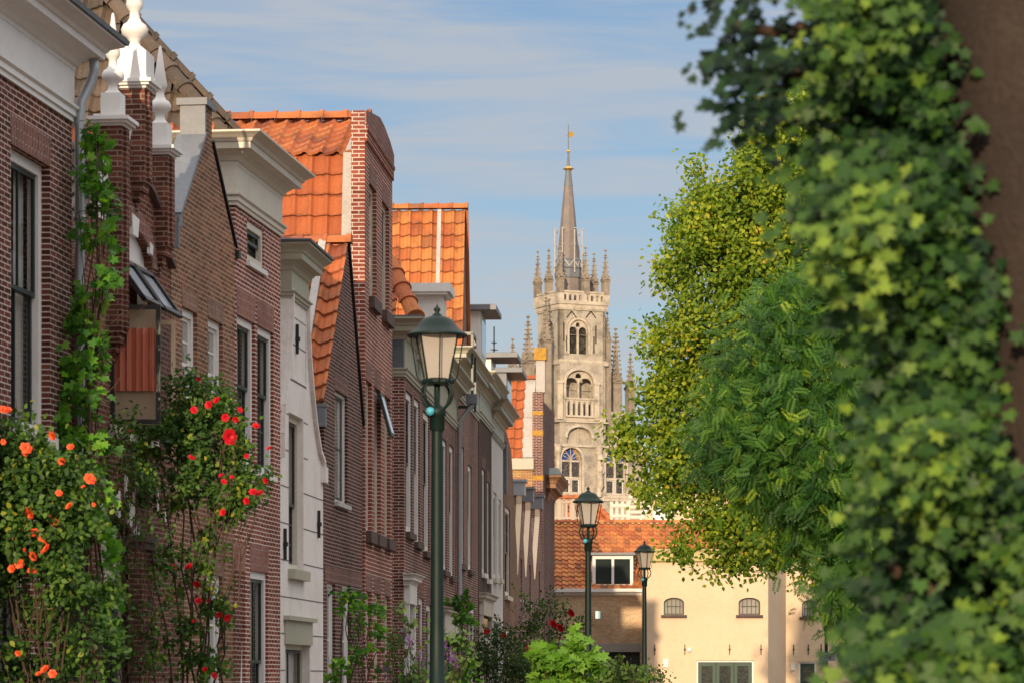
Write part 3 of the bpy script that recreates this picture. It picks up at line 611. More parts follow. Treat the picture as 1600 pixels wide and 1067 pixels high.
tile_roof(w_, (xc-.1, .35, zc_-.1), (0, 1, 0), (apx[0]-xc+.1, 0, apx[1]-zc_+.1), 5, Lr, seg=5); caps(w_, (apx[0], .35, apx[1]), (apx[0], 5.3, apx[1])); w_.build('roof', 'tileD', H)
w_ = MB(); w_.box(-.02, .05, -.1, .3, za0-.45, za0-.14); w_.build('corner_block', 'lead', H)

# ================ house 4: red brick with cornice, dark hipped roof
F = Frame(367, dA(367), 438, dA(438)); H = thing('row_house', 'red brick house with a cream frieze, heavy cornice and dark weathered hipped roof', 'house', F.loc(), F.rz, GR); P = lambda x, y, q=0: F.pt(x, y, q)
zt = P(367, 321)[1]; zf = P(367, 259)[1]; zc = zf+.40
ops = [opening(F, 386, 412, 361, 424), opening(F, 370, 398, 506, 735), opening(F, 402, 427, 521, 745), opening(F, 364, 383, 893, 1200), opening(F, 391, 419, 895, 1200)]
ops[0] = (ops[0][0], ops[0][1], ops[0][2], min(ops[0][3], zt-.02))
m, fin = facade(F, H, ['br4', 'sol4'], rect(0, F.L, -.1, zt), [rect(*o) for o in ops], [(o[0], o[1], o[3], o[3]+.36) for o in ops[1:]], reveal=.08); fin()
for i, o in enumerate(ops): window(H, *o, rec=.04 if i else .02, fw=.10, fm='cream' if i < 1 else 'white', gl='glass', split=.55, nx=1 if i else 0, nzu=0, nzl=1 if i in (1, 2) else 0, sill='white', sillout=.05)
body(H, 0.004, F.L-.004, .305, 7, zt, 'br4'); 
w_ = MB(); w_.box(0, F.L, .025, .7, zt-.0, zf+.1); 
frieze(H, 0, F.L, zt, zf, 'cream', back=.75); cornice(H, 0, F.L, zf, zc, .42, 'cream', back=.8)
zr = zc-.16; w_ = MB(); RW = 7.0; run = F.L/2; rise = 3.1; hipin = rise/1.12
Lr = math.hypot(run, rise)
tile_roof(w_, (-.1, .1, zr), (0, 1, 0), (run, 0, rise), RW, Lr, tw=.27, th=.30, amp=.045, keep=lambda u, v: u > v/Lr*hipin, jit=.018)
tile_roof(w_, (F.L+.1, .1, zr), (0, 1, 0), (-run, 0, rise), RW, Lr, tw=.27, th=.30, seg=5, keep=lambda u, v: u > v/Lr*hipin)
Lh = math.hypot(hipin, rise); tile_roof(w_, (0, .1, zr), (1, 0, 0), (0, hipin, rise), F.L, Lh, tw=.27, th=.3, seg=5, keep=lambda u, v: v/Lh*run < u < F.L-v/Lh*run)
for k in range(3): w_.face([(-.1, .1, zr), (run, hipin, zr+rise), (run, RW, zr+rise), (-.1, RW, zr)][::1], 0, [(k, 0)]*4) if k == 0 else None
caps(w_, (-.08, .08, zr+.04), (run, hipin, zr+rise+.05), .13, .36); caps(w_, (F.L+.08, .08, zr+.04), (run, hipin, zr+rise+.05), .13, .36); caps(w_, (run, hipin, zr+rise+.05), (run, RW, zr+rise+.05), .13)
w_.build('roof', 'tileD', H)
w_ = MB(); w_.box(-.25, -.1, .3, 7, zr-.12, zr+.02); w_.build('gutter', 'white', H)
w_ = MB(); tile_roof(w_, (-.2, .25, zr-.02), (0, 1, 0), (.3, 0, .62), 3.6, .34, tw=.27, th=.33, amp=.045); w_.build('eaves_tiles', 'tileO', H)

# ================ house 5: white plastered neck gable
F = Frame(438, dB(438), 505, dB(505)); H = thing('row_house', 'narrow white plastered neck gable house with black wall anchors', 'house', F.loc(), F.rz, GR); P = lambda x, y, q=0: F.pt(x, y, q)
xn0, zn = P(453, 464); xn1 = F.x(479)
curveR = [P(479, 470), P(480, 520), P(482, 560), P(486, 610), P(491, 660), P(498, 705), P(504, 722), P(505, 742)]
xm = (xn0+xn1)/2; curveL = [(max(0.0, 2*xm-x), z) for x, z in curveR]; L_ = F.L
outer = [(0, -.1), (L_, -.1), (L_, curveR[-1][1])]+curveR[::-1][1:]+[(xn1, zn+.5), (xn0, zn+.5)]+curveL[:-1]+[(0, curveR[-1][1])]
cl = []
for q in outer:
    if not cl or (abs(q[0]-cl[-1][0])+abs(q[1]-cl[-1][1])) > .01: cl.append(q)
ow = opening(F, 451, 474, 655, 893); og = opening(F, 446, 484, 1008, 1250); ng = (xn0+.25, xn1-.12, P(470, 560)[1], P(470, 490)[1])
m, fin = facade(F, H, ['stucco'], cl, [rect(*ow), rect(*og)], thick=.22, reveal=.14); fin()
w_ = MB()   # grooves of the plaster, shallow raised fields and the edge band
for (a, b, c, d) in ((xn0+.18, xn1-.1, zn-1.1, zn-.25),): w_.wall([(a-.05, c-.05), (b+.05, c-.05), (b+.05, d+.05), (a-.05, d+.05)], [rect(a, b, c, d)], -.012, .02, .01)
for a, b in zip(curveR, curveR[1:]): w_.bar((a[0]-.05, -.01, a[1]), (b[0]-.05, -.01, b[1]), .06, .10, 0, (0, 1, 0))
for a, b in zip(curveL, curveL[1:]):
    if (Vector(a)-Vector(b)).length > .03: w_.bar((a[0]+.05, -.01, a[1]), (b[0]+.05, -.01, b[1]), .06, .10, 0, (0, 1, 0))
w_.box(L_-.22, L_+.06, -.07, .2, curveR[-1][1]-.12, curveR[-1][1]+.12); w_.build('edge_band', 'stucco', H)
w_ = MB(); z_ = 1.2; k_ = 0
while z_ < zn-.4:
    if z_ < ow[2]-.1 or z_ > ow[3]+.05: segs = [(0.02, L_-.02)] if z_ < curveR[-1][1] else [(xn0+.03, xn1-.03)]
    else: segs = [(.02, ow[0]-.02), (ow[1]+.02, L_-.02 if z_ < curveR[-1][1] else xn1+.1)]
    if z_ < og[3]+.2: segs = [(.02, og[0]-.05), (og[1]+.05, L_-.02)]
    for a, b in segs: w_.box(a, b, -.0035, .002, z_-.008, z_+.008)
    z_ += .52; k_ += 1
w_.build('plaster_joints', 'shade', H)
cornice(H, xn0, xn1, zn+.32, zn+.74, .33, 'olive', back=.35, ends=(1, 1)); frieze(H, xn0, xn1, zn-.02, zn+.34, 'olive', back=.35, o=.03)
w_ = MB(); w_.mould(xn0, xn1, [(.333, zn+.745), (.36, zn+.75), (.36, zn+.78), (.25, zn+.80)], .4, 0); w_.build('lead_cap', 'leaddark', H)
window(H, *ow, rec=.08, fw=.09, fm='cream', gl='glass', split=.42, nx=1, nzu=0, nzl=2, sill='olive', sillout=.1, sill_h=.14)
window(H, *og, rec=.1, fw=.07, fm='cream', gl='glass', sm='shade', split=.5, nx=1, sill='olive')
w_ = MB(); w_.box(og[0]-.1, og[1]+.1, -.03, .01, og[3]+.002, og[3]+.34); w_.box(og[0]-.18, og[1]+.18, -.09, .01, og[3]+.34, og[3]+.40); w_.build('lintel', 'olive', H)
def anchor(px, y0, y1, par=None):
    b = MB(); x, za = P(px, y0); zb = P(px, y1)[1]; mz = (za+zb)/2; b.box(x-.018, x+.018, -.045, -.004, zb, za); b.box(x-.045, x+.045, -.06, -.002, mz-.03, mz+.03); b.build('wall_anchor', 'black', par or H)
anchor(462, 507, 553); anchor(443, 825, 874); anchor(496, 797, 840)
body(H, 0.25, L_-.25, .225, 6, 7.2, 'stucco'); w_ = MB()
zr = curveR[-1][1]-.1; ap = zn-.5; tile_roof(w_, (0.05, .25, zr), (0, 1, 0), (L_/2, 0, ap-zr), 5, math.hypot(L_/2, ap-zr), seg=5); tile_roof(w_, (L_-.05, .25, zr), (0, 1, 0), (-L_/2, 0, ap-zr), 5, math.hypot(L_/2, ap-zr), seg=5); caps(w_, (L_/2, .3, ap+.04), (L_/2, 5, ap+.04)); w_.build('roof', 'tileO', H)

# ================ house 6: dark brick pointed gable, orange tiles
F = Frame(506, dB(506), 566, dB(566)); H = thing('row_house', 'dark brick house with a plain pointed gable under orange pantiles', 'house', F.loc(), F.rz, GR); P = lambda x, y, q=0: F.pt(x, y, q)
xa, za = P(543, 385); zl = P(508, 632)[1]; zr_ = P(567, 664)[1]; L_ = F.L; zs_ = (zl+zr_)/2
ops = [opening(F, 523, 543, 620, 790), opening(F, 511, 524, 912, 1250), opening(F, 535, 548, 915, 1250)]
m, fin = facade(F, H, ['br6', 'sol6'], [(0, -.1), (L_, -.1), (L_, zs_), (xa, za), (0, zs_)], [rect(*o) for o in ops], [(ops[0][0], ops[0][1], ops[0][3], ops[0][3]+.25), (0.1, L_-.1, ops[1][3]+.02, ops[1][3]+.26)], reveal=.12); fin()
for i, o in enumerate(ops): window(H, *o, rec=.05, fw=.05, gl='glassl' if i == 0 else 'glass', sm='white' if i else 'sashg', split=.5 if i else .02, nx=0, sill='leadpale' if i == 0 else 'white', sillout=.06)
body(H, 0.004, L_-.004, .305, 6, zs_-.05, 'br6')
w_ = MB(); Ls = math.hypot(xa, za-zs_); Ls2 = math.hypot(L_-xa, za-zs_)
tile_roof(w_, (-.04, -.02, zs_+.02), (0, 1, 0), (xa, 0, za-zs_), 5.9, Ls, tw=.30, th=.34, amp=.05, keep=None); tile_roof(w_, (L_+.04, -.02, zs_), (0, 1, 0), (xa-L_, 0, za-zs_), 5.9, Ls2, tw=.3, th=.34, amp=.05, seg=5)
caps(w_, (xa, -.05, za+.05), (xa, 5.8, za+.05), .13); w_.build('roof', 'tileO', H)
w_ = MB(); slab(w_, (-.04, zs_+.03), (xa-.03, za+.02), .33, .45, .12); w_.build('lead_strip', 'leadpale', H)
w_ = MB(); slab(w_, (xa+.02, za+.05), (L_+.06, zs_), -.04, .0, .05); w_.build('verge', 'black', H)
w_ = MB(); w_.box(-.14, .05, -.04, .5, zs_-.36, zs_-.06); w_.box(-.16, .07, -.06, .52, zs_-.06, zs_-.02); w_.build('gutter_end', 'lead', H)

# ================ house 7: tall modern brick screen wall, glazed tiles
F = Frame(570, dC(570), 613, dC(613)); H = thing('row_house', 'tallest red brick house with a flat screen wall and steep glazed orange roof', 'house', F.loc(), F.rz, GR); P = lambda x, y, q=0: F.pt(x, y, q)
L_ = F.L; outer = [(0, -.1), (L_, -.1), P(613, 243), P(607, 222), P(598, 198), P(591, 184), P(580, 178), P(570, 173)]; outer[2] = (L_, outer[2][1]); outer[-1] = (0, outer[-1][1])
ops = [opening(F, 577, 588, 300, 475), opening(F, 597, 608, 330, 495)]
for (a, b) in ((572, 581), (585, 595), (601, 610)): ops.append(opening(F, a, b, 600 if a < 580 else (615 if a < 600 else 640), 832 if a < 580 else (842 if a < 600 else 848)))
zu = ops[2][3]; ops[3] = (*ops[3][:2], ops[2][2], zu); ops[4] = (*ops[4][:2], ops[2][2], zu); ops[1] = (*ops[1][:2], ops[0][2], ops[0][3])
for (a, b) in ((572, 581), (585, 595), (601, 610)): ops.append((*opening(F, a, b, 925, 1200)[:2], .4, P(581, 925)[1]))
m, fin = facade(F, H, ['br7', 'sol7'], outer, [rect(*o) for o in ops], [(o[0], o[1], o[3], o[3]+.3) for o in ops], thick=.23, reveal=.14)
zd = P(571, 222)[1]
for k in range(int(L_/.11)): m.box(k*.11+.01, k*.11+.075, -.04, -.001, zd, zd+.2)
m.box(0, L_, -.055, -.001, zd+.2, zd+.26); fin()
w_ = MB(); w_.wall([(x-.02*(x == 0), z) for x, z in [(0, zd+.27), (L_, zd+.27), outer[2], outer[3], outer[4], outer[5], outer[6], outer[7]]], (), -.035, .03, 0); w_.build('parapet_band', 'sol7', H)
for i, o in enumerate(ops): window(H, *o, rec=.07, fw=.08, fm='cream', gl='glass', sm='cream' if i > 4 else 'sashg', split=.5, nx=0, sill='sillst', sillout=.10, sill_h=.2)
body(H, 0.004, L_-.004, .235, 7, P(570, 640)[1], 'br7')
zb = P(570, 228)[1]; ze = 6.6; xb = .75; zrg = zb+.86; xr = xb+1.9; w_ = MB()
tile_roof(w_, (.0, .42, ze), (0, 1, 0), (xb, 0, zb-ze), 7.5, math.hypot(xb, zb-ze), tw=.275, th=.36, amp=.035, lift=.045, jit=.009); w_.build('steep_roof', 'tileN', H)
w_ = MB(); tile_roof(w_, (xb-.08, .25, zb), (0, 1, 0), (xr-xb, 0, zrg-zb), 7.5, math.hypot(xr-xb, zrg-zb)+.05, tw=.275, th=.34, amp=.04, lift=.035, jit=.004)
tile_roof(w_, (L_, .25, zb), (0, 1, 0), (xr-L_, 0, zrg-zb), 7.5, math.hypot(xr-L_, zrg-zb)+.05, tw=.3, th=.34, seg=5); caps(w_, (xr, .2, zrg+.06), (xr, 7.7, zrg+.06), .14, .42); w_.build('roof', 'tileO', H)
w_ = MB(); slab(w_, (-.05, ze), (xb-.05, zb-.0), .235, .44, .05); slab(w_, (xb-.05, zb), (xr-.05, zrg), .235, .40, .06); w_.build('lead_flashing', 'leadpale', H)
w_ = MB(); x0_, z0_ = P(597, 615, -.05); w_.bar((x0_, -.02, z0_), (x0_, -.22, z0_-.75), .55, .05); s_ = w_.build('tilting_window', 'sashg', H); w_ = MB(); w_.bar((x0_, -.06, z0_-.06), (x0_, -.24, z0_-.69), .40, .012); w_.build('pane', 'glasst', s_)

# ================ houses further down the row
def plain_house(label, pl, pr, wins, mat, sol, ztop=None, ytop=None, d=dD, off=0, extra=None, bodyz=None, sill='sillst', fm='white', rec=.035, outer=None, gl='glass', depth=7):
    F = Frame(pl, d(pl), pr, d(pr), off); H = thing('row_house', label, 'house', F.loc(), F.rz, GR); zt = F.pt(pr, ytop)[1] if ytop else ztop
    ops = []
    for (a, b, yt, yb) in wins: o = opening(F, a, b, yt, min(yb, 1200)); ops.append((max(.1, o[0]), min(F.L-.08, o[1]), max(.15, o[2]), o[3]))
    m, fin = facade(F, H, [mat, sol], outer(F) if outer else rect(0, F.L, -.1, zt), [rect(*o) for o in ops], [(o[0], o[1], o[3], o[3]+.3) for o in ops]); fin()
    for i, o in enumerate(ops): window(H, *o, rec=rec, fw=.13, fm=fm, gl=gl if i % 2 == 0 else 'glassl', split=.5, nx=0, sill=sill, sillout=.09, sill_h=.12)
    body(H, 0.004, F.L-.004, .305, depth, (bodyz or zt)-.01, mat); return F, H, zt
def portico(H, x0, x1, ztop, mat='cream'):
    w_ = MB(); h = .34
    w_.box(x0-.02, x0+.14, -.10, .0, 0, ztop-h); w_.box(x1-.14, x1+.02, -.10, .0, 0, ztop-h); w_.box(x0-.05, x1+.05, -.12, .0, ztop-h, ztop); w_.build('door_surround', mat, H)
    cornice(H, x0-.05, x1+.05, ztop, ztop+.22, .26, mat, back=0, base=.1)
    w_ = MB(); w_.box(x0+.15, x1-.15, -.03, -.005, .15, ztop-h-.55); d_ = w_.build('door', 'white', H); w_ = MB(); w_.face([(x0+.3, -.034, 1.1), (x1-.3, -.034, 1.1), (x1-.3, -.034, ztop-h-.75), (x0+.3, -.034, ztop-h-.75)]); w_.build('pane', 'glass', d_)
    w_ = MB(); w_.box(x0+.2, x1-.2, -.03, -.004, ztop-h-.5, ztop-h-.06); w_.build('fanlight', 'glass', H)

# house 8
F, H, zt = plain_house('brick house with gilded looking cream cornice and a dark lead dormer, beyond the tallest one', 631, 712, [(634, 644, 618, 835), (647, 656, 628, 850), (661, 671, 650, 865), (676, 685, 665, 880), (690, 698, 690, 893), (702, 709, 700, 902), (654, 662, 935, 1200), (666, 674, 945, 1200), (694, 708, 985, 1200)], 'br8', 'sol1', ytop=672)
P = lambda x, y, q=0: F.pt(x, y, q); zfz = zt+.62
frieze(H, 0, F.L, zt, zfz, 'olive', back=.6); cornice(H, 0, F.L, zfz, zfz+.45, .42, 'olive', back=.6)
portico(H, .05, P(648, 900)[0]*.62, P(640, 917)[1], 'white')
w_ = MB(); a_ = P(690, 960); w_.box(F.x(690), F.L-.05, -.08, -.003, a_[1]-.55, a_[1]); s_ = w_.build('shop_fascia', 'cream', H); cornice(H, F.x(690), F.L-.05, a_[1], a_[1]+.16, .22, 'cream', back=0, base=.08)
w_ = MB(); w_.tube([(F.L-.05, -.45, zfz+.1), (F.L-.05, -.3, zfz-.15), (F.L-.02, -.09, zfz-.4), (F.L-.02, -.09, 3.5), (F.L-.02, -.09, .2)], .055, 10); w_.build('drainpipe', M['zinc'], H, True)
w_ = MB(); w_.box(F.L-.2, F.L+.1, -.5, -.25, zfz-.02, zfz+.2); w_.build('gutter_box', 'lead', H)
w_ = MB(); y0_, z0_ = F.perp(613, 565, 0); y1_, z1_ = F.perp(631, 498, 0)
w_.box(-.05, 1.2, .0, y0_+.05, z0_-.1, z1_); w_.box(-.1, 1.3, -.32, y0_+.1, z1_, z1_+.06); dm = w_.build('lead_box', 'leaddark', H)
w_ = MB(); ya, za = F.perp(657, 497, .5); yb, zb = F.perp(612, 418, 1.7); tile_roof(w_, (.3, yb-.2, za-.1), (0, 1, 0), (1.2, 0, zb-za), 6, math.hypot(1.2, zb-za)+.3, tw=.27, th=.34, amp=.05)
caps(w_, (.4, ya+.1, za), (1.6, yb+.05, zb+.1), .17, .42); w_.build('roof', 'tileO', H)
w_ = MB(); X0 = 2.6; (yl, zt_), (yr_, zb_) = F.perp(645, 462, X0), F.perp(692, 560, X0); w_.box(X0, X0+.9, yr_, yl, zb_, zt_); d2 = w_.build('dormer', 'white', H)
w_ = MB(); w_.box(X0-.18, X0+.95, yr_-.1, yl+.1, zt_, zt_+.05); w_.box(X0-.22, X0+1.0, yr_-.16, yl+.14, zt_+.05, zt_+.22); w_.build('dormer_roof', 'white', d2)
# near return wall of house 8 with its corner bricks
# house 9 with the tall tiled gable
F, H, zt = plain_house('brick house with a tall gable of orange pantiles rising above its cornice', 713, 747, [(716, 725, 700, 884), (731, 737, 730, 892), (717, 724, 945, 1200), (733, 742, 950, 1200)], 'br8', 'sol1', ytop=658)
P = lambda x, y, q=0: F.pt(x, y, q)
frieze(H, 0, F.L, zt, zt+.65, 'olive', back=.6); cornice(H, 0, F.L, zt+.65, zt+1.1, .40, 'olive', back=.6)
# tall roof: ridge square to the street
F9 = Frame(690, dD(690), 752, dD(752), .35); Pq = lambda x, y, q=0: F9.pt(x, y, q); xr, zr = Pq(727, 330); m = MB(); x0 = xr-1.75; ze = zr-6.4
T = thing('row_house', 'tall narrow house behind the cornices with steep bright orange roof', 'house', F9.loc(), F9.rz, GR)
m.wall([(x0, -.1), (xr+1.75, -.1), (xr+1.75, ze), (xr, zr), (x0, ze)], (), .02, .3); m.build('gable_wall', 'br8', T)
body(T, x0+.02, xr+1.73, .325, 7.5, ze-.05, 'br8')
Ls = math.hypot(1.75, 6.4); w_ = MB(); tile_roof(w_, (x0-.04, .0, ze), (0, 1, 0), (1.75, 0, 6.4), 7.5, Ls, tw=.275, th=.34, amp=.05, keep=None); tile_roof(w_, (xr+1.79, .0, ze), (0, 1, 0), (-1.75, 0, 6.4), 7.5, Ls, tw=.275, th=.34, seg=5)
caps(w_, (xr, -.05, zr+.06), (xr, 7.5, zr+.06), .14); w_.build('roof', 'tileY', T); w_ = MB(); slab(w_, (x0, ze+.05), (xr-.02, zr+.0), .60, .70, .12); w_.build('lead_strip', 'leadpale', T)
w_ = MB(); slab(w_, (xr+.02, zr+.08), (xr+1.8, ze), -.07, .0, .1); w_.build('verge', 'orangepot', T)

# flat dormers and green framed window on the roofs (x 735-775)
def dormer(par, F, pl, pr, yt, yb, y=.5, dep=1.6, wm='white', rm='lead', oh=.14, w=1.2):
    x0, zt_ = F.pt(pr, yt, y); zb_ = F.pt(pr, yb, y)[1]; x0 -= .2
    m_ = MB(); m_.box(x0, x0+w, y, y+dep, zb_, zt_-.16); m_.box(x0+.1, x0+w-.1, y-.015, y, zb_+.1, zt_-.3); d_ = m_.build('dormer', wm, par)
    m_ = MB(); m_.mould(x0, x0+w, [(0, zt_-.16), (oh, zt_-.15), (oh, zt_-.02), (oh-.03, zt_), (0, zt_+.01)], y+dep, 0); 
    m_.build('dormer_roof', rm, d_); m_ = MB(); m_.face([(x0+.16, y-.02, zb_+.16), (x0+w-.16, y-.02, zb_+.16), (x0+w-.16, y-.02, zt_-.36), (x0+.16, y-.02, zt_-.36)]); m_.build('pane', 'glass', d_)
dormer(H, F, 733, 752, 478, 560, .2, 2.5, oh=.22, w=2.0)
w_ = MB(); q = P(736, 520, -.3); 
for (dx, y_) in ((0, -.35), (0, .25), (1.0, -.35)): w_.box(q[0]+dx, q[0]+dx+.05, y_, y_+.05, q[1]-1.75, q[1])
w_.box(q[0], q[0]+1.05, -.35, -.30, q[1]-.05, q[1]+.02); w_.box(q[0], q[0]+.05, -.30, .25, q[1]-.05, q[1]+.02); w_.box(q[0], q[0]+.05, -.30, .25, q[1]-1.75, q[1]-1.68)
w_.build('window_cage', 'sashg', H)
# house 10 sooty brick
F, H, zt = plain_house('sooty dark brick house with a big curved cream cornice and thin pale sills', 748, 768, [(753, 758, 735, 897), (761, 765, 755, 906), (750, 757, 960, 1200)], 'br10', 'sol1', ytop=676, sill='white')
P = lambda x, y, q=0: F.pt(x, y, q)
frieze(H, 0, F.L, zt, zt+.55, 'olive', back=.6); cornice(H, 0, F.L, zt+.55, zt+1.15, .46, 'olive', back=.6)
portico(H, .3, F.L-1.1, P(757, 930)[1]-.2); dormer(H, F, 752, 768, 552, 600, .6, 1.6, w=1.7, oh=.2)
w_ = MB(); tile_roof(w_, (0, .1, zt+1.2), (1, 0, 0), (0, .8, .6), F.L, 2.5, seg=5); w_.build('roof', 'tileD', H)
# house 11: pale painted front
F, H, zt = plain_house('narrow house with a smooth pale grey painted front beneath the end of the cornice', 768, 786, [(771, 776, 772, 905), (779, 783, 782, 905), (771, 782, 965, 1200)], 'stucco', 'stucco', ytop=702, sill='cream')
P = lambda x, y, q=0: F.pt(x, y, q)
frieze(H, 0, F.L, zt, zt+.4, 'olive', back=.6); cornice(H, 0, F.L, zt+.4, zt+1.0, .46, 'olive', back=.6)
dormer(H, F, 770, 792, 575, 640, .4, 1.8, w=2.6, wm='lead', oh=.1)
w_ = MB(); tile_roof(w_, (0, .1, zt+1.1), (1, 0, 0), (0, .8, .7), F.L, 2.5, seg=5); w_.build('roof', 'tileD', H)
# house 12: gable leaning towards the street end
def o12(F):
    x, z = F.pt(788, 664); return [(0, -.1), (F.L, -.1), (F.L, F.pt(808, 868)[1]), (F.L*.55, F.pt(795, 700)[1]), (x+.3, z), (0, z-.3)]
F, H, zt = plain_house('brick house with one tall white window and a gable edge sloping away', 787, 808, [(789, 797, 797, 933), (789, 797, 985, 1200)], 'br3', 'sol3', ytop=690, outer=o12, bodyz=5.6, sill='cream')
P = lambda x, y, q=0: F.pt(x, y, q); w_ = MB(); a, b = P(789, 690, -.05), P(789, 770, -.05); w_.box(a[0], a[0]+.35, -.1, 0, b[1], a[1]); w_.build('lead_panel', 'lead', H)
w_ = MB(); xr = F.L*.3; zr = P(790, 672)[1]; tile_roof(w_, (0, .35, 6), (0, 1, 0), (xr, 0, zr-6), 6, zr-6, seg=5); tile_roof(w_, (F.L, .35, 5.6), (0, 1, 0), (xr-F.L, 0, zr-5.6), 6, 3.6, seg=5); w_.build('roof', 'tileD', H)
# houses 13-15: small spout gables with grey lead heads
for i, (pl, pr, px, yt, cm, lb) in enumerate(((808, 821, 815, 752, 'blue', 'first and lowest of three small pointed gables, its head box bluish'), (821, 835, 828, 762, 'lead', 'middle of three small pointed gables with a grey lead head'), (835, 850, 843, 773, 'lead', 'last of three small pointed gables, nearest the street end'))):
    F = Frame(pl, dD(pl), pr, dD(pr)); H = thing('row_house', 'little brick house, the '+lb, 'house', F.loc(), F.rz, GR); P = lambda x, y, q=0: F.pt(x, y, q)
    xm, zm = F.L*.5, F.pt((pl+pr)/2, yt+22)[1]; zs_ = zm-2.6; op = [rect(xm-.5, xm+.5, 4.1, 5.4), rect(.5, 1.4, .9, 2.8), rect(F.L-1.5, F.L-.6, .2, 2.6)]
    m, fin = facade(F, H, ['br8', 'sol1'], [(0, -.1), (F.L, -.1), (F.L, zs_), (xm+.35, zm-.3), (xm+.35, zm), (xm-.35, zm), (xm-.35, zm-.3), (0, zs_)], op, [(o[0][0], o[1][0], o[2][1], o[2][1]+.25) for o in op]); fin()
    for o in op: window(H, o[0][0], o[1][0], o[0][1], o[2][1], nx=0)
    body(H, .004, F.L-.004, .305, 6, zs_-.05, 'br8')
    w_ = MB(); w_.box(xm-.42, xm+.42, -.12, .34, zm+.002, zm+.42); w_.box(xm-.48, xm+.48, -.18, .4, zm+.42, zm+.5); w_.build('gable_head', 'lead' if i else 'zinc', H)
    w_ = MB(); slab(w_, (-.02, zs_), (xm-.36, zm-.3), -.03, .14, .04); w_.box(xm-.40, xm-.352, -.03, .14, zm-.35, zm); w_.build('render_edge', 'creamwall', H)
    w_ = MB(); zr = zm-.3; tile_roof(w_, (.05, .36, zs_-.05), (0, 1, 0), (xm, 0, zr-zs_), 5.6, math.hypot(xm, zr-zs_), seg=5); tile_roof(w_, (F.L-.05, .36, zs_-.05), (0, 1, 0), (-xm, 0, zr-zs_), 5.6, math.hypot(xm, zr-zs_), seg=5); caps(w_, (xm, .4, zr), (xm, 5.8, zr)); w_.build('roof', 'tileO', H)
# house 16: taller house closing the row, lead faced gable edge, banded brick pier
F = Frame(833, 116, 853, 122, 0); H = thing('row_house', 'tall house at the end of the row with yellow banded brick pier and orange roof', 'house', F.loc(), F.rz, GR)
yy, zz0 = F.perp(833, 612, 0); PP = lambda x, y: F.perp(x, y, 0)
(ya, z_top), (yb, _) = PP(848, 612), PP(832, 612); zbot = PP(840, 760)[1]; m = MB()
m.box(0, .42, ya, yb, -.1, z_top); m.build('brick_pier', 'br8', H)
for (y1, y2, mt) in ((642, 648, 'lichen'), (672, 680, 'lichen'), (742, 750, 'lichen')):
    a = PP(840, y1)[1]; b = PP(840, y2)[1]; m = MB(); m.box(-.01, .43, ya-.01, yb+.01, b, a); m.build('yellow_band', mt, H)
(yc, zc1), (yd, zc0) = PP(851, 562), PP(837, 608); m = MB(); m.box(.1, .5, yc, yd, z_top, zc1); m.build('lead_chimney', 'leadpale', H); m = MB(); m.box(.03, .57, yc-.06, yd+.06, zc1, PP(840, 543)[1]); m.build('chimney_cap', 'lichen', H)
m = MB(); m.box(.424, F.L, ya+.02, ya+.32, -.1, z_top-.3); m.build('front_wall', 'br6', H)
(ye, zr), (_, zee) = PP(795, 600), PP(815, 715); m = MB(); xr = 1.9; zb = zee
tile_roof(m, (.0, yb+.35, zb), (0, 1, 0), (.5, 0, (zr-zb)*.55), 4.2, math.hypot(.5, (zr-zb)*.55), tw=.36, th=.42, amp=.05); tile_roof(m, (.5, yb+.35, zb+(zr-zb)*.55), (0, 1, 0), (1.0, 0, (zr-zb)*.55), 4.2, math.hypot(1.0, (zr-zb)*.55), tw=.36, th=.42, amp=.05); caps(m, (1.5, yb, zb+(zr-zb)*1.12), (1.5, yb+4.6, zb+(zr-zb)*1.12), .15); m.build('roof', 'tileN', H)
m = MB(); slab(m, (0, zb), (.5, zb+(zr-zb)*.55), yb, yb+.38, .06); slab(m, (.5, zb+(zr-zb)*.55), (1.5, zb+(zr-zb)*1.1), yb, yb+.38, .06); m.build('lead_flashing', 'leadpale', H)
m = MB(); m.box(-.15, .1, yb-.05, yb+4.6, zb-.42, zb-.02); m.build('gutter_board', 'olive', H)
m = MB(); m.box(-.05, .4, yb+.0, yb+4.6, -.1, zb-.42); m.build('side_wall', 'bryel', H); m = MB(); m.box(.4, F.L, ya+.33, yb+4.6, -.1, zb-.5); m.build('rear_walls', 'br8', H)
# street end shop cornice of worn wood
F = Frame(852, 118, 862, 123); H = thing('row_house', 'last low house of the row, showing the worn wooden end of its cornice', 'house', F.loc(), F.rz, GR); P = lambda x, y, q=0: F.pt(x, y, q)
z1 = P(855, 745)[1]; m = MB(); m.box(.2, F.L, .3, 4, -.1, z1-.9); m.box(0, F.L, 0, .3, -.1, z1-.9); m.build('walls', 'br6', H)
cornice(H, 0.1, F.L, z1-.9, z1-.05, .62, 'wood', back=1.0, base=.05); m = MB(); m.mould(.1, F.L, [(.62, z1-.05), (.66, z1-.03), (.5, z1+.22), (0, z1+.25)], 1.4, 0); m.build('lead_roof', 'leaddark', H)

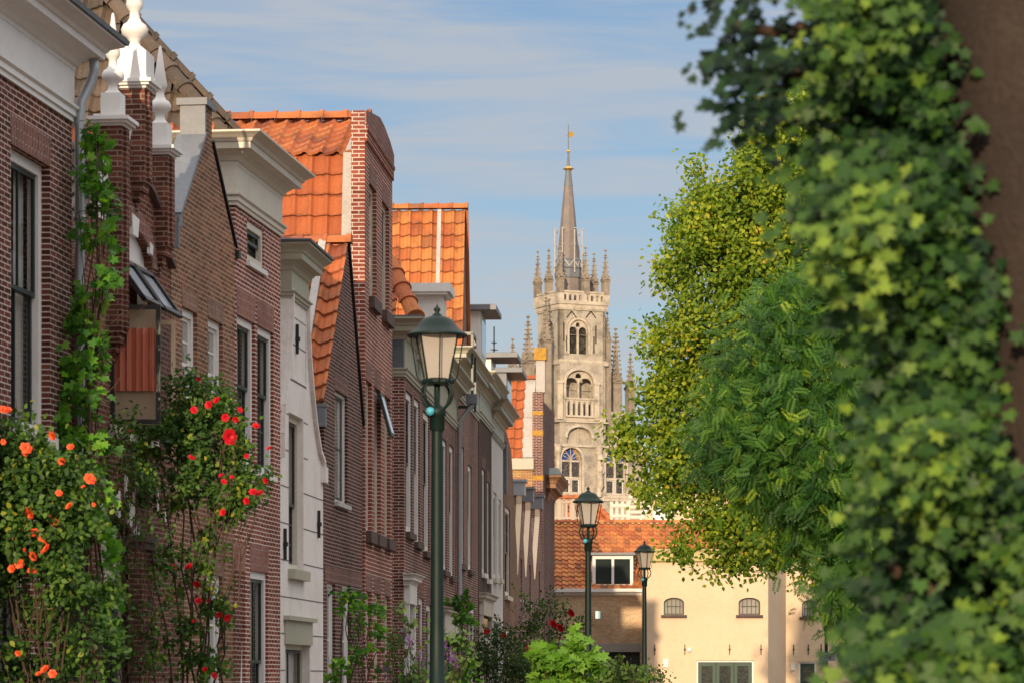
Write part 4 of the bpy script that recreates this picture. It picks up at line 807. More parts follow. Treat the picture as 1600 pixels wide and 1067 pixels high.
# ================ long tiled house across the end of the street
F = Frame(840, 126, 1012, 126); H = thing('tiled_house', 'buff brick house with long orange tiled roof and dormer closing the street', 'house', F.loc(), F.rz); P = lambda x, y, q=0: F.pt(x, y, q)
L_ = F.L; zw = P(900, 930)[1]; ogx0, ogz = P(925, 1018); ogx1 = F.x(1000)
m = MB(); m.wall(rect(0, L_, -.1, zw), [rect(ogx0, ogx1, .02, ogz)], 0, .3, .25); m.build('front_wall', 'bry', H)
m = MB(); m.box(ogx0-.1, ogx1+.1, -.02, .0, ogz+.002, ogz+.34); m.build('lintel', 'kerb', H)
m = MB(); m.box(ogx0, ogx1, .2, .26, .02, ogz); g = m.build('garage_door', 'black', H); m = MB()
for k in range(3): m.box(ogx0+.1+k*(ogx1-ogx0)/3, ogx0-.05+(k+1)*(ogx1-ogx0)/3, .185, .198, 1.2, ogz-.2)
m.build('pane', 'glass', g)
m = MB(); m.mould(0, L_, [(0, zw), (.06, zw+.01), (.1, zw+.1), (.25, zw+.14), (.25, zw+.27), (0, zw+.28)], .3, 0); m.build('gutter', 'white', H)
body(H, .004, L_-.004, .305, 9, zw-.01, 'bry')
zrg = P(900, 817, 4.5)[1]; ze = zw+.24; run = 4.5; Lr = math.hypot(run, zrg-ze); m = MB(); WR = 9.5
xd0, zd0 = P(925, 918, 1.2); xd1 = F.x(988, 1.2); zd1 = P(925, 868, 1.2)[1]
tile_roof(m, (0, 0, ze), (1, 0, 0), (0, run, zrg-ze), WR, Lr, tw=.25, th=.33, amp=.04, seg=5, jit=.01, keep=lambda u, v: not (xd0 < u < xd1+.1 and .35 < v < 2.0))
m.face([(0, 0, ze-.03), (WR, 0, ze-.03), (WR, run, zrg-.03), (0, run, zrg-.03)], 0, [(2.5, 3.5)]*4)
m.face([(0, 9, ze-.03), (WR, 9, ze-.03), (WR, run, zrg-.03), (0, run, zrg-.03)], 0, [(2.5, 3.5)]*4)
caps(m, (0, run, zrg+.03), (WR, run, zrg+.03), .12, .4); m.build('roof', 'tileY', H)
m = MB(); m.wall(rect(xd0, xd1, zd0, zd1), [rect(xd0+.12, xd1-.12, zd0+.12, zd1-.15)], .35, .1, .05); m.box(xd0, xd0+.1, .45, 3.2, zd0, zd1); m.box(xd1-.1, xd1, .45, 3.2, zd0, zd1); m.box((xd0+xd1)/2-.05, (xd0+xd1)/2+.05, .36, .44, zd0+.1, zd1-.1)
d_ = m.build('dormer', 'white', H); m = MB(); m.box(xd0-.15, xd1+.15, .2, 3.6, zd1+.002, zd1+.1); m.build('dormer_roof', 'lead', d_)
m = MB(); m.face([(xd0+.1, .42, zd0+.1), (xd1-.1, .42, zd0+.1), (xd1-.1, .42, zd1-.1), (xd0+.1, .42, zd1-.1)]); m.build('pane', 'glass', d_)
m = MB(); m.face([(xd0+.1, .6, zd0+.1), (xd0+.7, .6, zd0+.1), (xd0+1.3, .6, zd1-.1), (xd0+.1, .6, zd1-.1)]); m.build('curtain', 'cloth', d_)
m = MB(); slab(m, (0, 0), (1, 0), 0, 0, 0) if False else None; m.box(L_-1.1, L_+.02, .02, .4, ze+.4, ze+1.0) if False else None
# cream rendered building
F = Frame(1009, 122, 1200, 122); CB = thing('cream_building', 'cream rendered building with two small arched windows and a green garage door', 'building', F.loc(), F.rz); P = lambda x, y, q=0: F.pt(x, y, q)
zt = P(1100, 878)[1]; zp = P(1100, 858)[1]; L_ = F.L
def aw(F, pl, pr, yt, yb, ysp): x0, zb_ = F.pt(pl, yb); x1, zs_ = F.pt(pr, ysp); return arch(x0, x1, zb_, zs_, F.pt(pl, yt)[1]-zs_, 8)
A1, A2 = aw(F, 1037, 1069, 933, 960, 941), aw(F, 1154, 1188, 933, 960, 941); gx0, gz = P(1088, 1031); gx1 = F.x(1178)
m = MB(); m.wall(rect(0, L_, -.1, zt), [A1, A2, rect(gx0, gx1, .02, gz)], 0, .35, .22); m.build('front_wall', 'creamwall', CB)
m = MB(); m.mould(0, L_, [(0, zt), (.05, zt+.01), (.14, zt+.05), (.14, zp-.06), (.2, zp-.05), (.2, zp), (.05, zp+.02)], 1, 0, (1, 1)); m.build('cornice', 'creamdark', CB)
body(CB, .004, L_-.01, .355, 7, zt, 'creamwall', 'rear_walls')
def arched_window(par, A, y=.12):
    xs = [p[0] for p in A]; zs = [p[1] for p in A]; x0, x1, z0, z1 = min(xs), max(xs), min(zs), max(zs); f = MB(); c = ((x0+x1)/2, (z0+z1)/2)
    ins = [(c[0]+(p[0]-c[0])*.86, c[1]+(p[1]-c[1])*.84) for p in A]; f.wall(A, [ins], y, .05, .05)
    for t in (.2, .4, .6, .8): xx = x0+(x1-x0)*t; f.box(xx-.012, xx+.012, y, y+.03, z0+.05, z1-.06-abs(t-.5)*.15)
    f.box(x0+.1, x1-.1, y+.002, y+.028, (z0+z1)/2-.015, (z0+z1)/2+.015); o = f.build('arched_window', 'sashg', par)
    g = MB(); g.face([(p[0], y+.04, p[1]) for p in ins]); g.build('pane', 'glassl', o); s_ = MB(); s_.box(x0-.1, x1+.1, -.08, .1, z0-.11, z0-.005); s_.build('sill', 'sillst', o)
arched_window(CB, A1); arched_window(CB, A2)
def green_door(par, x0, x1, z1, n, y=.1):
    m = MB(); e = .07
    for q in ((x0, x0+e, .02, z1), (x1-e, x1, .02, z1), (x0+e, x1-e, z1-e, z1)): m.box(q[0], q[1], y-.04, y+.05, q[2], q[3])
    fr = m.build('door_frame', 'white', par); m = MB(); w_ = (x1-x0-2*e)/n; gm = MB()
    for k in range(n):
        a = x0+e+k*w_; m.wall(rect(a+.008, a+w_-.008, .03, z1-e), [rect(a+.13, a+w_-.13, 1.35, z1-.22)], y, .04, .04); gm.face([(a+.13, y+.03, 1.35), (a+w_-.13, y+.03, 1.35), (a+w_-.13, y+.03, z1-.22), (a+.13, y+.03, z1-.22)])
    d = m.build('door', 'greendoor', fr); gm.build('pane', 'glass', d)
green_door(CB, gx0, gx1, gz, 3)
def panchor(par, F, px, y0=1006, y1=1022, n=1):
    x, za = F.pt(px, y0); zb = F.pt(px, y1)[1]; b = MB(); b.box(x-.015, x+.015, -.04, -.003, zb, za); b.box(x-.035, x+.035, -.05, -.002, (za+zb)/2-.03, (za+zb)/2+.03); b.build('wall_anchor', 'black', par)
for px in (1023, 1070, 1140, 1189): panchor(CB, F, px)
m = MB(); x, z = P(1040, 1035); m.box(x-.1, x+.1, -.05, -.003, z-.15, z+.15); m.build('letter_box', 'white', CB); m = MB(); x, z = P(1077, 1015); m.box(x-.07, x+.07, -.1, -.003, z-.05, z+.08); m.build('wall_lamp', 'white', CB)
# side return and the recessed right wing
F2 = Frame(1200.3, 122.02, 1228, 128); RW_ = thing('cream_wing', 'recessed cream wing right of the cream building, with a narrow green door', 'building', F2.loc(), F2.rz)
m = MB(); m.wall(rect(.02, F2.L-.02, -.1, zt+.05), (), .0, .3, 0); m.build('return_wall', 'creamwall', RW_)
F3 = Frame(1228, 128, 1420, 128.3); RX = thing('cream_house', 'cream rendered house on the right, half hidden behind the trees', 'house', F3.loc(), F3.rz); Q = lambda x, y, q=0: F3.pt(x, y, q)
A3 = aw(F3, 1253, 1276, 937, 963, 944); dx0, dz = Q(1248, 1033); dx1 = F3.x(1276)
m = MB(); m.wall(rect(0, F3.L, -.1, zt+.3), [A3, rect(dx0, dx1, .02, dz)], 0, .3, .2); m.build('front_wall', 'creamwall', RX); body(RX, .004, F3.L, .305, 7, zt+.25, 'creamwall', 'rear_walls')
m = MB(); m.mould(0, F3.L, [(0, zt+.3), (.15, zt+.32), (.15, zt+.6), (0, zt+.62)], 1, 0); m.build('cornice', 'creamdark', RX)
arched_window(RX, A3); green_door(RX, dx0, dx1, dz, 1)
for px in (1240, 1263, 1283): panchor(RX, F3, px)
m = MB(); x, z = Q(1239, 1041); m.box(x-.09, x+.09, -.05, -.003, z-.14, z+.14); m.build('letter_box', 'white', RX)
bm_ = MB(); tile_roof(bm_, (0, 0, zt+.62), (1, 0, 0), (0, .8, .6), F3.L, 4, seg=4, tw=.3, th=.4); bm_.build('roof', 'tileO', RX)
# pink brick gable just seen under the tree
F4 = Frame(1150, 150, 1205, 150); BH = thing('brick_house', 'pinkish brick gable glimpsed through the lower linden branches', 'house', F4.loc(), F4.rz); m = MB(); z_ = F4.pt(1170, 800)[1]; m.wall([(0, -.1), (F4.L, -.1), (F4.L, z_-1.5), (F4.L*.5, z_), (0, z_-1.2)], (), 0, 4); m.build('gable_wall', 'br8', BH)
# beige gabled house behind the orange roof
F5 = Frame(990, 160, 1180, 160); BG = thing('beige_house', 'beige rendered gable house with a small skylight window behind the orange roof', 'house', F5.loc(), F5.rz); Q = lambda x, y, q=0: F5.pt(x, y, q)
m = MB(); w0 = Q(1020, 812); w1 = Q(1042, 790); m.wall([(0, -.1), (F5.L, -.1), (F5.L, Q(1100, 830)[1]), Q(1090, 690), Q(1048, 745), Q(1003, 812), (0, Q(990, 812)[1])], [rect(w0[0], w1[0], w0[1], w1[1])], 0, 5, .1); m.build('gable_wall', 'creamwall', BG)
window(BG, w0[0], w1[0], w0[1], w1[1], rec=.03, fw=.08, sm='white', gl='glasst', split=.02, nx=0); m = MB(); a, b = Q(1003, 812), Q(1052, 735); slab(m, (a[0]-.05, a[1]), b, -.1, .3, .12); m.build('verge', 'white', BG)
m = MB(); a, b = Q(1010, 812), Q(1005, 795); m.build('x', 'white') if False else None
# roof terrace: balustrades and small red hip roof
F6 = Frame(850, 140, 1010, 140); RT = thing('roof_terrace', 'flat roofed house with weathered board balustrade and red ridge tiles before the church', 'house', F6.loc(), F6.rz); Q = lambda x, y, q=0: F6.pt(x, y, q)
zb_ = Q(900, 811)[1]; m = MB(); m.box(-1, F6.L, .3, 8, -.1, zb_-.05); m.build('walls', 'bry', RT)
x0, x1 = F6.x(856), F6.x(914); zt_ = Q(900, 778)[1]; m = MB(); x = x0
while x < x1: m.box(x, x+.10, 0, .04, zb_, zt_); x += .19
m.box(x0, x1, -.03, .0, zb_+.02, zb_+.12); m.box(x0, x1, -.03, 0, zt_-.2, zt_-.1)
for q in (858, 872, 893, 910): a = F6.x(q); m.box(a, a+.14, -.08, -.031, zb_-.1, zt_)
m.build('board_balustrade', 'plank', RT); m = MB(); caps(m, (x0-.1, 0, zt_), (x1+.2, 0, zt_), .16, .32); m.build('ridge_tiles', 'tileO', RT)
x0, x1 = F6.x(953), F6.x(981); zt2 = Q(960, 783)[1]; m = MB(); x = x0
while x < x1: m.box(x, x+.13, 0, .04, zb_, zt2); x += .24
m.box(x0, x1, -.03, .0, zt2-.25, zt2-.1); m.box(x0, x1, -.03, 0, zb_+.1, zb_+.22); x2 = F6.x(1007)
for k in range(5): z = zb_+.05+k*.22; m.box(x1+.03, x2, 0, .04, z, z+.12)
m.box(x1, x1+.1, -.05, .0, zb_, zt2+.05); m.build('pale_balustrade', 'cream', RT)
m = MB(); a = Q(919, 812); b = Q(958, 812); c = Q(930, 780); 
tile_roof(m, (a[0]-1, 1.0, a[1]), (1, 0, 0), (0, 1.0, 1.1), b[0]-a[0]+1, 1.5, tw=.25, th=.3, seg=5, keep=lambda u, v: u < (b[0]-a[0]+1)-v*.75); caps(m, (b[0]-.1, 1.0, a[1]+.05), (b[0]-1.1, 2.0, a[1]+1.2), .14, .3); m.build('hip_roof', 'tileO', RT)

# ================ church
CD = 312.0; FC = Frame(875, CD, 946, CD+2.3); CH = thing('church', 'pale gothic stone church with octagonal slate spire and crocketed pinnacles', 'church', FC.loc(), FC.rz); P = lambda x, y, q=0: FC.pt(x, y, q)
Z = lambda y: P(905, y)[1]; W = FC.L; D = 4.7
def gothic(cx, w_, z0, zs, rise, n=12):
    p = [(cx-w_/2, z0), (cx+w_/2, z0)]
    for i in range(n+1): a = math.pi*i/n; p.append((cx+math.cos(a)*w_/2, zs+math.sin(a)**.85*rise))
    return p
def side(mb, outer, holes, x, thick, reveal, mi=0, sign=1):
    """wall in the local yz plane"""
    t = MB(); t.wall(outer, holes, 0, thick, reveal, mi)
    for f, mm in zip(t.f, t.mi): mb.face([(x+sign*t.v[i][1], t.v[i][0], t.v[i][2]) for i in f], mm)
def tracery(par, cx, w_, z0, zs, rise, y, mat='stonel', name='tracery', dark='dark', rows=(), stain=False):
    g = MB(); out_ = gothic(cx, w_, z0, zs, rise); g.face([(a, y+.35, b) for a, b in out_]); g.build('dark_backing', dark, par) if dark else None  # flat dark sheet paints the unlit belfry interior behind the tracery
    m = MB(); m.box(cx-.09, cx+.09, y, y+.2, z0, zs+rise*.45)
    l1, l2 = gothic(cx-w_/4, w_/2-.14, zs-.2, zs, rise*.45), gothic(cx+w_/4, w_/2-.14, zs-.2, zs, rise*.45)
    top = [(a, b) for a, b in out_ if b >= zs-.001]; plate = [(cx-w_/2, zs-.22), (cx+w_/2, zs-.22)]+top
    q = gothic(cx, w_*.22, zs+rise*.45, zs+rise*.55, rise*.25); m.wall(plate, [[(a, max(b, zs-.21)) for a, b in l1], [(a, max(b, zs-.21)) for a, b in l2], q], y+.02, .16, .16)
    for r in rows: m.box(cx-w_/2, cx+w_/2, y+.01, y+.19, r-.08, r+.08)
    for r in ([] if not rows else [cx-w_/2+.06, cx+w_/2-.06]): m.box(r-.06, r+.06, y+.012, y+.188, z0, zs)
    m.build(name, mat, par)
def archring(mb, cx, w_, zs, rise, y, t=.22, out=.12, n=16, z0=None):
    for i in range(n):
        a0, a1 = math.pi*i/n, math.pi*(i+1)/n; q = lambda a, k: (cx+math.cos(a)*(w_/2+k), zs+math.sin(a)**.85*(rise+k))
        p = [q(a0, 0), q(a0, t), q(a1, t), q(a1, 0)]; f = [(x, y-out, z) for x, z in p]; mb.face(f)
        for k in (1, 3): a_, b_ = p[k], p[(k+1) % 4]; mb.face([(a_[0], y-out, a_[1]), (b_[0], y-out, b_[1]), (b_[0], y+.1, b_[1]), (a_[0], y+.1, a_[1])])
    if z0 is not None:
        for s_ in (-1, 1): x = cx+s_*(w_/2+t/2); mb.box(x-t/2, x+t/2, y-out, y+.05, z0, zs)
def pinnacle(par, x, y, z0, zs, zt, w_=.7, name='pinnacle', mat='stoned'):
    m = MB(); m.box(x-w_/2, x+w_/2, y-w_/2, y+w_/2, z0, zs)
    h = zt-zs; e = w_*.62
    for k, (a, b) in enumerate(((e, .0), (e, .12))): pass
    m.box(x-e, x+e, y-e, y+e, zs, zs+.18)
    for s1, s2 in ((1, 0), (-1, 0), (0, 1), (0, -1)):   # gablets
        c = Vector((x+s1*e, y+s2*e, zs-.1)); t = Vector((s2, s1, 0))*w_*.55; m.face([c-t, c+t, c+Vector((0, 0, w_*1.2))]); m.face([c-t, (x, y, zs+w_*.9), c+Vector((0, 0, w_*1.2))]); m.face([c+t, (x, y, zs+w_*.9), c+Vector((0, 0, w_*1.2))])
    r0 = w_*.5; m.lathe([(r0, 0), (r0*.12, h*.86), (r0*.12, h*.88)], (x, y, zs+.15), 4, 0, math.pi/4)
    n = max(5, int(h/.5))
    for k in range(n):
        t = (k+.6)/n; r = r0*(1-t*.88); s_ = w_*.15
        for a in range(4): an = math.pi/4+a*math.pi/2; cx_, cy_, cz = x+math.cos(an)*(r+s_*.9), y+math.sin(an)*(r+s_*.9), zs+.15+h*.85*t; m.lathe([(0, -s_*.9), (s_, 0), (s_*.5, s_*.8), (0, s_*1.2)], (cx_, cy_, cz), 4)
    zz = zs+h*.88; m.lathe([(.05, 0), (.2*w_+.05, .14), (.06, .3), (.05, .5), (.22*w_+.04, .62), (.05, .8), (0, h*.12+.1)], (x, y, zz), 6); return m.build(name, mat, par)
m = MB(); a1 = gothic(P(905, 500)[0], 2.15, Z(553), Z(520), 1.25); cxA = P(906, 578)[0]; a2 = gothic(cxA, 3.2, Z(622), Z(600), 1.35); a3 = gothic(P(904, 670)[0], 2.6, Z(690), Z(680), 1.05)
cx1 = P(904, 520)[0]
m.wall([(0, Z(570)), (W, Z(570)), (W, Z(480)), (0, Z(480))], [gothic(cx1, 2.1, Z(553), Z(520), 1.25)], 0, .5, .45)
m.wall([(-.12, Z(657)), (W-.35, Z(657)), (W-.35, Z(566)), (-.12, Z(566))], [gothic(cxA-.15, 3.1, Z(650), Z(600), 1.35)], -.25, .5, .5)
m.wall([(-.12, Z(705)), (W-.35, Z(705)), (W-.35, Z(657)), (-.12, Z(657))], [gothic(cxA-.2, 2.7, Z(692), Z(684), 1.05)], -.25, .5, .4)
lh = gothic(D/2, 2.3, Z(553), Z(520), 1.25); side(m, [(0, Z(570)), (D, Z(570)), (D, Z(480)), (0, Z(480))], [lh], 0, .5, .45); side(m, [(.0, Z(900)), (D, Z(900)), (D, Z(568)), (.0, Z(568))], [], -.1, .5, 0)
m.box(.52, W, 1.3, D-.05, Z(900), Z(480)); m.box(.3, W-.3, .55, 1.3, Z(900), Z(655)); m.box(W-.3, W, .0, .55, Z(900), Z(480))
m.build('tower', 'stone', CH)
for ar in ((cx1, 2.1, Z(520), 1.25, 0, .2, .1, 16, Z(553)), (cx1, 2.75, Z(520), 1.6, 0, .12, .05, 16, Z(553)), (cxA-.15, 3.1, Z(600), 1.35, -.25, .26, .12, 16, Z(622)), (cxA-.2, 2.7, Z(684), 1.05, -.25, .25, .12, 16)):
    m = MB(); archring(m, *ar); m.build('arch_moulding', 'stonel', CH)
tracery(CH, cx1, 2.1, Z(553), Z(520), 1.25, .12); tracery(CH, cxA-.15, 3.1, Z(622), Z(600), 1.35, .0, dark=None)
m = MB(); m.box(cxA-1.9, cxA+1.6, 1.2, 1.25, Z(652), Z(578)); m.box(cxA-1.2, cxA-.3, 1.1, 1.2, Z(622), Z(606)) ; m.build('loggia_wall', 'stone', CH)
m = MB(); m.box(cxA-.2-.1, cxA-.2+.1, .0, .2, Z(692), Z(668)); m.box(cxA-1.6, cxA+1.2, .16, .2, Z(692), Z(664)); m.build('niche', 'stone', CH)
# string courses
m = MB()
def band(z, h, o, xa=0, xb=W, dd=D, yb=0): t_ = MB(); t_.box(xa-o, xb+o, yb-o, dd+o, z-h/2, z+h/2); t_.build('string_course', 'stonel', CH)
band(Z(479), .5, .16); band(Z(474), .28, .28); band(Z(484), .16, .12); band(Z(567), .34, .22); band(Z(563.5), .16, .1); band(Z(655), .3, .32, 0, W-.3); band(Z(659), .14, .42, 0, W-.3)
for (px, y0, y1) in ((872, 600, 656), (929, 600, 656)): x_ = FC.x(px, -.4); m.box(x_-.05, x_+.5, -.5, -.25, Z(y1), Z(y0)); m.box(x_-.12, x_+.57, -.58, -.25, Z(y0), Z(y0-4))
m.build('loggia_piers', 'stonel', CH)
m = MB()   # balustrades: loggia parapet and crown
def balus(mb, x0, x1, z0, z1, y, n, w_=.16):
    holes = []; pw = (x1-x0)/n
    for k in range(n): c = x0+pw*(k+.5); holes.append(gothic(c, pw*.56, z0+.18, z1-.42, .2, 6))
    mb.wall(rect(x0, x1, z0, z1), holes, y, w_, w_, back=True)
balus(m, P(881, 640)[0], P(930, 640)[0], Z(652), Z(624), -.52, 6, .2); m.box(P(881, 640)[0]-.1, P(930, 640)[0]+.1, -.6, -.25, Z(625), Z(622)); zb_, zt_ = Z(473.5), Z(458)
for (a, b) in ((.2, W/2-.1), (W/2+.1, W-.2)): balus(m, a, b, zb_, zt_, -.2, 4)
sb = MB(); [balus(sb, a, b, zb_, zt_, 0, 4) for a, b in ((.2, D/2-.1), (D/2+.1, D-.2))]
for f in sb.f: m.face([(-.2+sb.v[i][1], sb.v[i][0], sb.v[i][2]) for i in f]); m.face([(W+.1+sb.v[i][1], sb.v[i][0], sb.v[i][2]) for i in f])
for a in (0, W/2, W):
    for b in ((0, D) if a == W/2 else (0, D/2, D)): m.box(a-.3, a+.3, b-.3, b+.3, zb_, zt_+.15)
m.box(-.25, W+.25, -.28, -.02, zt_, zt_+.16); m.box(-.28, -.02, -.2, D+.2, zt_, zt_+.16); m.box(W+.02, W+.28, -.2, D+.2, zt_, zt_+.16); m.build('balustrade', 'stonel', CH)
zp0, zp1, zp2 = Z(460), Z(437), Z(394)
for (a, b) in ((0, 0), (W/2+.3, 0), (W, 0), (0, D/2), (0, D), (W, D/2), (W, D), (W/2, D)): pinnacle(CH, a, b, zp0, zp1, zp2+random.uniform(-.1, .2), .62)
# spire
sx, sy = W/2-.35, D/2; K = .68; lt = lambda pr: [(r*K, z) for r, z in pr]
m = MB(); m.lathe(lt([(1.85, Z(475)), (1.85, Z(418)), (1.6, Z(416))]), (sx, sy, 0), 8, 0, .39); m.build('drum', 'slate', CH)
m = MB(); m.lathe(lt([(1.92, Z(432)), (2.0, Z(431)), (2.0, Z(418)), (2.15, Z(416)), (2.15, Z(414)), (1.8, Z(413)), (1.8, Z(404)), (1.9, Z(403)), (1.65, Z(401))]), (sx, sy, 0), 8, 0, .39); cl_ = m.build('lead_collar', 'lead', CH)
for k in range(8):
    a = .39+k*math.pi/4; a2 = a+math.pi/4; m = MB(); p_ = lambda an, r, z: (sx+r*math.cos(an), sy+r*math.sin(an), z); m.bar(p_(a, 1.22, Z(414)), p_((a+a2)/2, 1.12, Z(403)), .1, .1); m.bar(p_(a2, 1.22, Z(414)), p_((a+a2)/2, 1.12, Z(403)), .1, .1); m.build('strut', 'leadpale', cl_)
m = MB(); m.lathe(lt([(1.62, Z(402)), (1.3, Z(365)), (1.02, Z(330)), (.62, Z(286))]), (sx, sy, 0), 8, 0, .39); sp = m.build('spire', 'slate', CH)
m = MB(); m.lathe([(.44, Z(286)), (.27, Z(262)), (.22, Z(258)), (.14, Z(250)), (.09, Z(236)), (.05, Z(232)), (.045, Z(190)), (0, Z(188.5))], (sx, sy, 0), 8, 0, .39); m.build('spire_tip', 'lead', sp)
m = MB(); m.lathe([(.2, Z(262.5)), (.5, Z(259.5)), (.56, Z(259)), (.3, Z(257.5)), (.18, Z(255))], (sx, sy, 0), 12); m.build('gilt_collar', 'gold', sp); m = MB(); m.lathe([(0, Z(234.5)), (.18, Z(232.5)), (.2, Z(231.5)), (.15, Z(230)), (0, Z(229))], (sx, sy, 0), 12); m.build('gilt_ball', 'gold', sp)
m = MB(); m.wall([(sx-.3, Z(207)), (sx+.05, Z(207.6)), (sx+.05, Z(209)), (sx+.5, Z(208)), (sx+.54, Z(200)), (sx+.05, Z(201)), (sx+.05, Z(206.4))], (), sy-.03, .06, 0); m.build('weathervane', 'gold', sp)
for k in range(7):
    a = .2+k*.898; x_, y_ = sx+1.38*math.cos(a), sy+1.38*math.sin(a); m = MB(); m.tube([(x_, y_, Z(424)), (x_, y_, Z(353+(k % 3)*2))], .065, 6); m.box(x_-.09, x_+.09, y_-.08, y_+.08, Z(380), Z(378.5)); m.box(x_-.1, x_+.16, y_-.08, y_+.08, Z(355), Z(353.5)); m.build('lead_rod', 'leadpale', CH)
m = MB()   # iron anchors on the tower
for (px, y0, y1) in ((881, 504, 533), (885, 524, 548), (931, 509, 537), (928, 526, 552), (948, 655, 690)): x, z = P(px, y0, -.03); m.box(x-.05, x+.05, -.06, -.004, P(px, y1)[1], z)
for px in (893, 923):
    x, z = P(px, 485); 
    for s_ in (-1, 1): m.bar((x, -.04, z-.1), (x+s_*.55, -.04, z-.75), .07, .08)
m.build('iron_anchors', 'black', CH)
# flanking stair turret right, lower front with two tall windows, buttresses
m = MB(); m.box(W, W+1.0, .6, 3.6, Z(900), Z(560)); m.lathe([(.9, 0), (.9, Z(520)-Z(640)), (.2, Z(475)-Z(640))], (W+.3, 1.4, Z(640)), 8, 0, .2); m.build('stair_turret', 'stone', CH)
FL = P(846, 700, -.8)[0]; FR = P(1010, 700, -.8)[0]; wl = (P(893, 740, -.8)[0], P(962, 740, -.8)[0]); ww = (2.35, 2.35)
m = MB(); hs = [gothic(c, 2.25, Z(772), Z(719), 1.15) for c in wl]
m.wall(rect(FL, FR, Z(900), Z(697)), hs, -.8, .8, .5); m.box(FL, FR-.3, .02, 6, Z(900), Z(698)); m.box(P(947, 650)[0], P(988, 650)[0], .3, 4, Z(900), Z(640)); m.build('front_wall', 'stone', CH)
m = MB(); m.box(FL-.1, FR+.1, -1.0, .1, Z(699), Z(696)); m.box(FL, FR, -.95, -.8, Z(782), Z(775))
for c in wl: archring(m, c, 2.25, Z(719), 1.15, -.8, .22, .1, 16, Z(772)); m.box(c-1.35, c+1.35, -1.0, -.8, Z(777), Z(773))
for px in (872, 936, 1004):
    x, _ = P(px, 700, -1); m.lathe([(.28, Z(776)), (.28, Z(770)), (.2, Z(768)), (.2, Z(712)), (.3, Z(708)), (.36, Z(700)), (.42, Z(697))], (x, -1.0, 0), 8)
m.build('front_mouldings', 'stonel', CH)
for c in wl:
    tw = thing('x', '', ''); bpy.data.objects.remove(tw)
    g = MB(); g.face([(a, -.45, b) for a, b in gothic(c, 2.25, Z(772), Z(719), 1.15)]); g.build('window_glass', 'leaded', CH)
    g = MB(); g.face([(a, -.46, b) for a, b in gothic(c, 2.25, Z(719), Z(719)+.02, 1.13)]); g.build('stained_glass', 'stained', CH)
    t = MB(); 
    for x in (c-1.06, c, c+1.06): t.box(x-.09, x+.09, -.66, -.5, Z(772), Z(719))
    for z in (Z(772)+.08, Z(747), Z(721)): t.box(c-1.05, c+1.05, -.655, -.505, z-.1, z+.1)
    for k in range(5):
        a = math.pi*(.12+.19*k); t.bar((c+(.55 if k > 2 else (-.55 if k < 2 else 0))*.0, -.58, Z(719)), (c+math.cos(a)*1.1, -.58, Z(719)+abs(math.sin(a))**.85*1.12), .06, .06)
    for s_ in (-1, 1):
        pr = None
        for k in range(9):
            a = math.pi*k/8; q = (c+s_*.55+math.cos(a)*.5, -.57, Z(719)+math.sin(a)*.62)
            if pr: t.bar(pr, q, .07, .07)
            pr = q
    t.build('tracery', 'stonel', CH)
    t = MB()
    for s_ in (-1, 1):
        for (za, zb2) in ((Z(771), Z(749)),): x = c+s_*.53; t.wall(rect(x-.42, x+.42, za, zb2), [rect(x-.34, x+.34, za+.08, zb2-.08)], -.56, .06, .06)
    t.build('casements', 'white', CH)
# statue in its niche, further statues on the corner piers
def statue(px, yb, yt, y=-1.05):
    x, z0 = P(px, yb, y); h = P(px, yt, y)[1]-z0; m = MB(); m.lathe([(.30, 0), (.34, .03*h), (.27, .25*h), (.22, .5*h), (.27, .68*h), (.30, .78*h), (.13, .84*h), (.10, .86*h), (.15, .92*h), (.12, .98*h), (0, h)], (x, y, z0), 12)
    m.tube([(x-.26, y-.05, z0+.76*h), (x-.3, y-.2, z0+.6*h), (x-.05, y-.32, z0+.58*h)], [.08, .07, .05], 6); m.tube([(x+.26, y-.05, z0+.76*h), (x+.32, y-.15, z0+.6*h), (x+.12, y-.3, z0+.5*h)], [.08, .07, .05], 6)
    m.lathe([(.1, -.6), (.3, -.25), (.4, -.05), (.4, 0)], (x, y, z0), 8); m.lathe([(.42, h+.25), (.42, h+.4), (.2, h+.8), (.05, h+1.3)], (x, y, z0), 6); m.build('statue', 'stonel', CH, True)
statue(938, 757, 722); statue(860, 735, 716); 
pinnacle(CH, *[P(962, 640, 1.5)[0]], 1.5, Z(700), Z(592), Z(508), .95); pinnacle(CH, P(985, 660, 2.5)[0], 2.5, Z(790), Z(600), Z(548), .8); 
x_ = P(853, 600, .2)[0]; pinnacle(CH, x_, .2, Z(650), Z(536), Z(462), .8); pinnacle(CH, P(949, 560, .5)[0], .5, Z(690), Z(530), Z(492), .55)
for (px, yb_, ys, yt, q, w_) in ((825, 640, 568, 500, 1.0, .95), (801, 640, 580, 537, 2.0, .7), (812, 640, 600, 560, 6, .6)): pinnacle(CH, P(px, 600, q)[0], q, Z(yb_+200), Z(ys), Z(yt), w_)
m = MB(); xa, xb = P(780, 600, 4)[0], P(850, 600, 4)[0]; m.box(xa, xb+.5, 4, 12, Z(900), Z(603)); m.face([(xa, 3.9, Z(603)), (xb+.5, 3.9, Z(603)), (xb+.5, 6, Z(570)), (xa, 6, Z(576))]); m.build('nave', 'stone', CH); m = MB(); m.bar((xa, 6, Z(576)), (xb+.4, 6, Z(569)), .5, .35); m.build('nave_ridge', 'lichen', CH)
m = MB(); c_ = P(772, 560, 10); m.tube([(c_[0], 10, Z(700)), (c_[0], 10, Z(545))], .18, 6); m.tube([(c_[0], 10, Z(545)), (c_[0], 10, Z(498))], .07, 5)
for z, l in ((Z(524), .6), (Z(535), .8)): m.bar((c_[0]-l/2, 10, z), (c_[0]+l/2, 10, z), .08, .08); m.lathe([(0, -.2), (.2, 0), (0, .2)], (c_[0], 10, z), 6)
